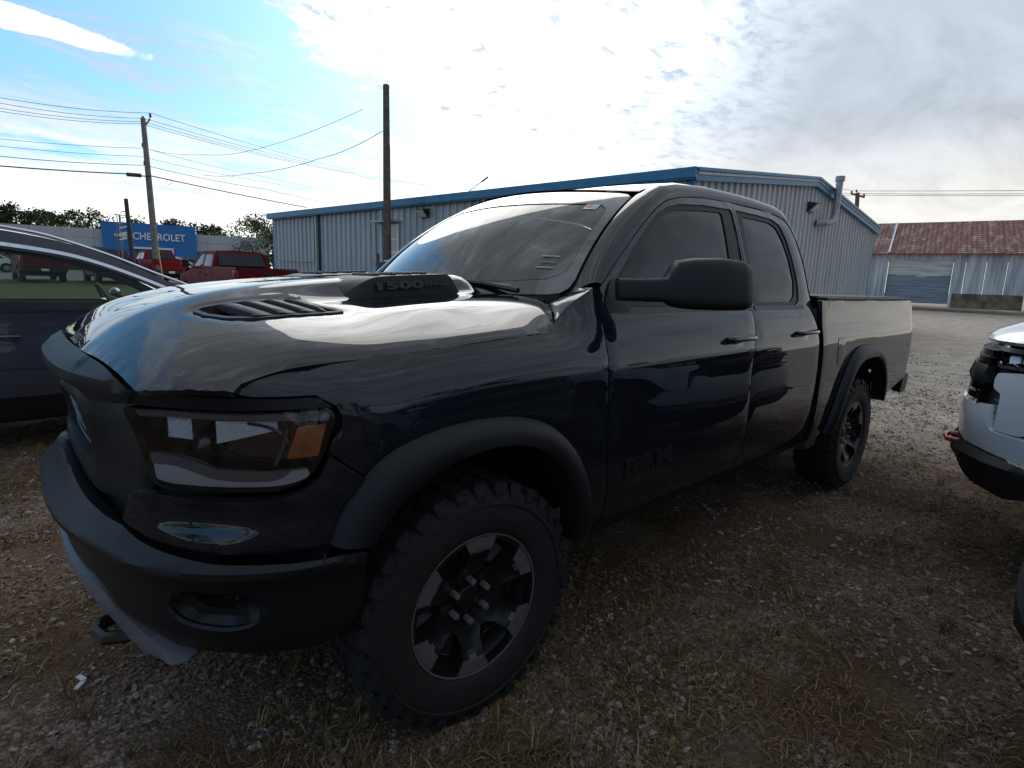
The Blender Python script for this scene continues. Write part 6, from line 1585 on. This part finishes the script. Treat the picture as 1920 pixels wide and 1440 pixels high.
# ---- parked trucks facing the dark pickup's side ----
OFF2=spl_tab([(.3,-.08),(.4,-.02),(.5,.01),(.62,.03),(.66,.0),(.8,.015),(.95,.0),(1.1,-.02),(1.2,-.03),(1.24,-.05),(1.28,-.10),(1.32,-.2)])
def front_truck(label,X0,Y0,z0,rz,paint,hook=True,lowd=0.):
    R=thing('pickup_truck',label,'pickup truck',(X0,Y0,z0),rz,'pickups parked nose to the dark pickup');P=M[paint]
    def Q(d,s_=1):
        def f(s,z):
            m_=1
            if s>SMAX:s=2*SMAX-s;m_=-1
            x,y,nx,ny=base(s);o=float(np.interp(z,*OFF2))+d;return np.array([x+nx*o,(y+ny*o)*s_*m_,z])
        return f
    SMm=SMAX
    for s_ in(1,-1):
        fl=s_<0
        pn=lambda nm,o_,d,m,dp=.02,r=.01,h=.05:panel(nm,rnd([(a_+.19*sst(a_,.0,.35),b_-.012) for a_,b_ in o_],r),Q(d,s_),m,R,h=h,depth=dp,flip=fl)
        pn('upper_wing',[(.494,1.082),(.50,1.045),(.488,1.003),(.425,.985),(.418,.958),(.405,.797),(.28,.80),(.18,.95),(.0,1.0),(-.3,1.0),(-.50,.85),(-.6,.45),(-.82,.45),(-.82,1.22),(.10,1.235),(.20,1.18),(.25,1.10),(.34,1.10)],0,P,.05,.02)
        pn('bumper',[(.84,.90),(.568,.895),(.536,.915),(.468,.920),(.425,.803),(.405,.792),(.27,.79),(.20,.70),(.25,.67),(.49,.685),(.593,.683),(.84,.70)],.012,P,.06,.01)
        pn('lower_bumper',[(.25,.66),(.49,.677),(.593,.675),(.72,.70),(.74,.62),(.62,.55),(.50,.50),(.30,.475),(.20,.52)],.015+lowd,M['black'],.10,.01)
        pn('brow',[(.66,1.225),(.62,1.222),(.385,1.214),(.20,1.21),(.20,1.19),(.62,1.195),(.66,1.20)],-.005,M['black'],.03,.003)
        pn('headlight_pod',[(.66,1.19),(.22,1.18),(.25,1.12),(.34,1.115),(.49,1.10),(.60,1.10),(.66,1.12)],-.06,M['gloss'],.02)
        pn('headlight',[(.499,1.172),(.423,1.176),(.411,1.143),(.491,1.133)],-.035,M['reflector'],.01,.003)
        pn('headlight',[(.395,1.172),(.28,1.172),(.29,1.140),(.39,1.143)],-.035,M['reflector'],.01,.003)
        pn('chrome_strip',[(.555,1.138),(.54,1.108),(.34,1.110),(.30,1.128),(.50,1.122)],-.015,M['chrome'],.02,.003)
        pn('cladding_back',[(.60,1.10),(.49,1.08),(.48,1.0),(.41,.97),(.40,.79),(.60,.79),(.84,.80),(.84,1.10)],-.06,M['under'],.02)
        for i in range(5):
            z=.815+i*.030;w0=.412+.002*i;pn('louver',[(w0,z),(w0+.055,z+.004),(w0+.055,z+.016),(w0,z+.012)],-.015,M['lampgrey'],.02,.002)
        simple_wheel(R,0,s_*.86,.42,.28,'galv')
        k=MB();k.grid(lambda u,v:(.52*math.cos(3.14*u),s_*(.97-.4*v),.43+.52*math.sin(3.14*u)),12,1);k.build('wheel_arch_liner',M['under'],R)
        simple_wheel(R,-3.7,s_*.86,.42,.28,'galv')
    # grille bars across the nose
    for i,(z,hh,d) in enumerate(((1.16,.016,.005),(1.12,.016,.012),(1.05,.045,.022),(.975,.016,.014),(.925,.016,.012))):
        o_=[(.80,z-hh),(.86,z-hh*1.1)]+[(s,z-hh) for s in np.linspace(1.0,2*SMm-1.0,6)]+[(2*SMm-.80,z-hh),(2*SMm-.80,z+hh)]+[(s,z+hh) for s in np.linspace(2*SMm-1.0,1.0,6)]+[(.82,z+hh)]
        panel('grille_bar',o_,lambda s,z,d=d:Q(d*sst(s if s<SMm else 2*SMm-s,.80,.95))(s,z),M['gloss'] if i!=2 else M['black'],R,h=.06,depth=.05,rim=.01)
    panel('bumper_centre',[(1.028,.690),(1.028,.886),(2*SMm-1.028,.886),(2*SMm-1.028,.690)],Q(.012),P,R,h=.08,depth=.05)
    panel('lower_bumper_centre',[(.91,.60),(.91,.686),(2*SMm-.91,.686),(2*SMm-.91,.60),(2*SMm-1.1,.52),(1.1,.52)],Q(.018+lowd),M['plastic'],R,h=.08,depth=.08,rim=.02)
    MB().grid(lambda u,v:Q(-.12)(.5+u*(2*SMm-1.0),.75+.45*v),16,3).build('radiator',M['under'],R)
    if hook:
        for s_ in(1,-1):MB().tube([(.86,s_*.42,.66),(.985,s_*.44,.66),(1.0,s_*.47,.65),(.985,s_*.52,.64),(.86,s_*.54,.64)],.014,6).build('tow_hook',M['red_lens'],R)
    HT=[(1.232,-.036),(1.245,-.044),(1.28,-.085),(1.32,-.17),(1.35,-.28),(1.368,-.42),(1.38,-.60)]
    ss_=np.concatenate([np.linspace(-.95,.2,8),np.linspace(.27,2*SMm-.27,44),np.linspace(2*SMm-.2,2*SMm+.95,8)])
    v=[];f=[]
    for s__ in ss_:
        m_=1;q_=s__
        if q_>SMAX:q_=2*SMAX-q_;m_=-1
        x,y,nx,ny=base(q_)
        v.append((x+nx*-.05,(y+ny*-.05)*m_,1.215))
        for z,o in HT:v.append((x+nx*o,(y+ny*o)*m_,z+(.0 if x>-.2 else 0)))
    kk=len(HT)+1
    for i in range(len(ss_)-1):
        for j in range(kk-1):f.append((i*kk+j,(i+1)*kk+j,(i+1)*kk+j+1,i*kk+j+1))
    newmesh('hood',v,f,P,R,True,60)
    MB().grid(lambda u,v:(.44-1.2*u,-.5+v,1.377+.012*math.sin(3.14*v)),4,4).build('hood_top',P,R)
    # the rest of the body
    HW=.985;w=lambda x,z:HW-.02*(z-.8)**2-(.30*(z-1.22) if z>1.22 else 0)
    out=[(-.55,1.22),(-.8,1.30),(-3.0,1.36),(-4.95,1.36),(-4.98,.7)]+[(-3.7+.5*math.cos(t),.42+.5*math.sin(t)) for t in np.linspace(3.0,.1,10)]+[(-3.1,.45),(-.78,.45),(-.64,.75)]
    cab=[(-.70,1.31),(-1.45,1.84),(-1.75,1.90),(-2.75,1.90),(-2.92,1.80),(-3.02,1.37)];wh=[(-1.02,1.42),(-1.56,1.80),(-1.95,1.82),(-1.95,1.42)];wh2=[(-2.05,1.42),(-2.05,1.82),(-2.7,1.80),(-2.82,1.42)]
    for s_ in(1,-1):
        f=lambda x,z:(x,s_*w(x,z),z)
        panel('body_side',out,f,P,R,h=.2,depth=.04,flip=s_<0,rim=.006);panel('cab_side',cab,f,P,R,h=.2,depth=.04,holes=[wh,wh2],flip=s_<0)
        for q in(wh,wh2):panel('window',q,lambda x,z:(x,s_*(w(x,z)-.015),z),M['tint'],R,h=.3,depth=.004,flip=s_<0)
        o=MB().box(-.95,-1.08,s_*1.02,s_*1.25,1.35,1.62).build('mirror',M['black'],R,False);bevel(o,.03)
        MB().tube([(-1.0,s_*.93,1.42),(-1.0,s_*1.05,1.45)],.03,6).build('mirror_arm',M['black'],R)
    MB().grid(lambda u,v:(-.72-.75*u+.12*(1-(2*v-1)**2),(2*v-1)*(w(0,1.31+.55*u)-.02),1.33+.52*u),5,8).build('windshield',M['tint'],R)
    MB().grid(lambda u,v:(-1.45-1.4*u,(2*v-1)*w(0,1.87),1.865+.04*(1-(2*v-1)**2)+.03*math.sin(3.1*u)),6,8).build('roof',P,R)
    MB().grid(lambda u,v:(-2.85-.15*u,(2*v-1)*w(0,1.87-.5*u),1.87-.5*u),3,4).build('cab_back',P,R)
    MB().box(-4.96,-4.90,-.9,.9,.7,1.36).build('tailgate',P,R,False);MB().box(-3.0,-4.9,-.9,.9,.8,.85).build('bed_floor',M['under'],R,False)
    MB().box(.5,-4.7,-.7,.7,.38,.75).build('chassis',M['under'],R,False);MB().box(-.6,-2.9,-.85,.85,.7,1.3).build('interior',M['interior'],R,False)
    return R
front_truck('white pickup nosing in from the right edge',-3.45,2.63,0,-math.pi/2,'whitepaint')
front_truck('grey pickup showing only a bumper corner at the lower right edge',-1.30,3.222,0,-math.pi/2,'greypaint',False,.055)
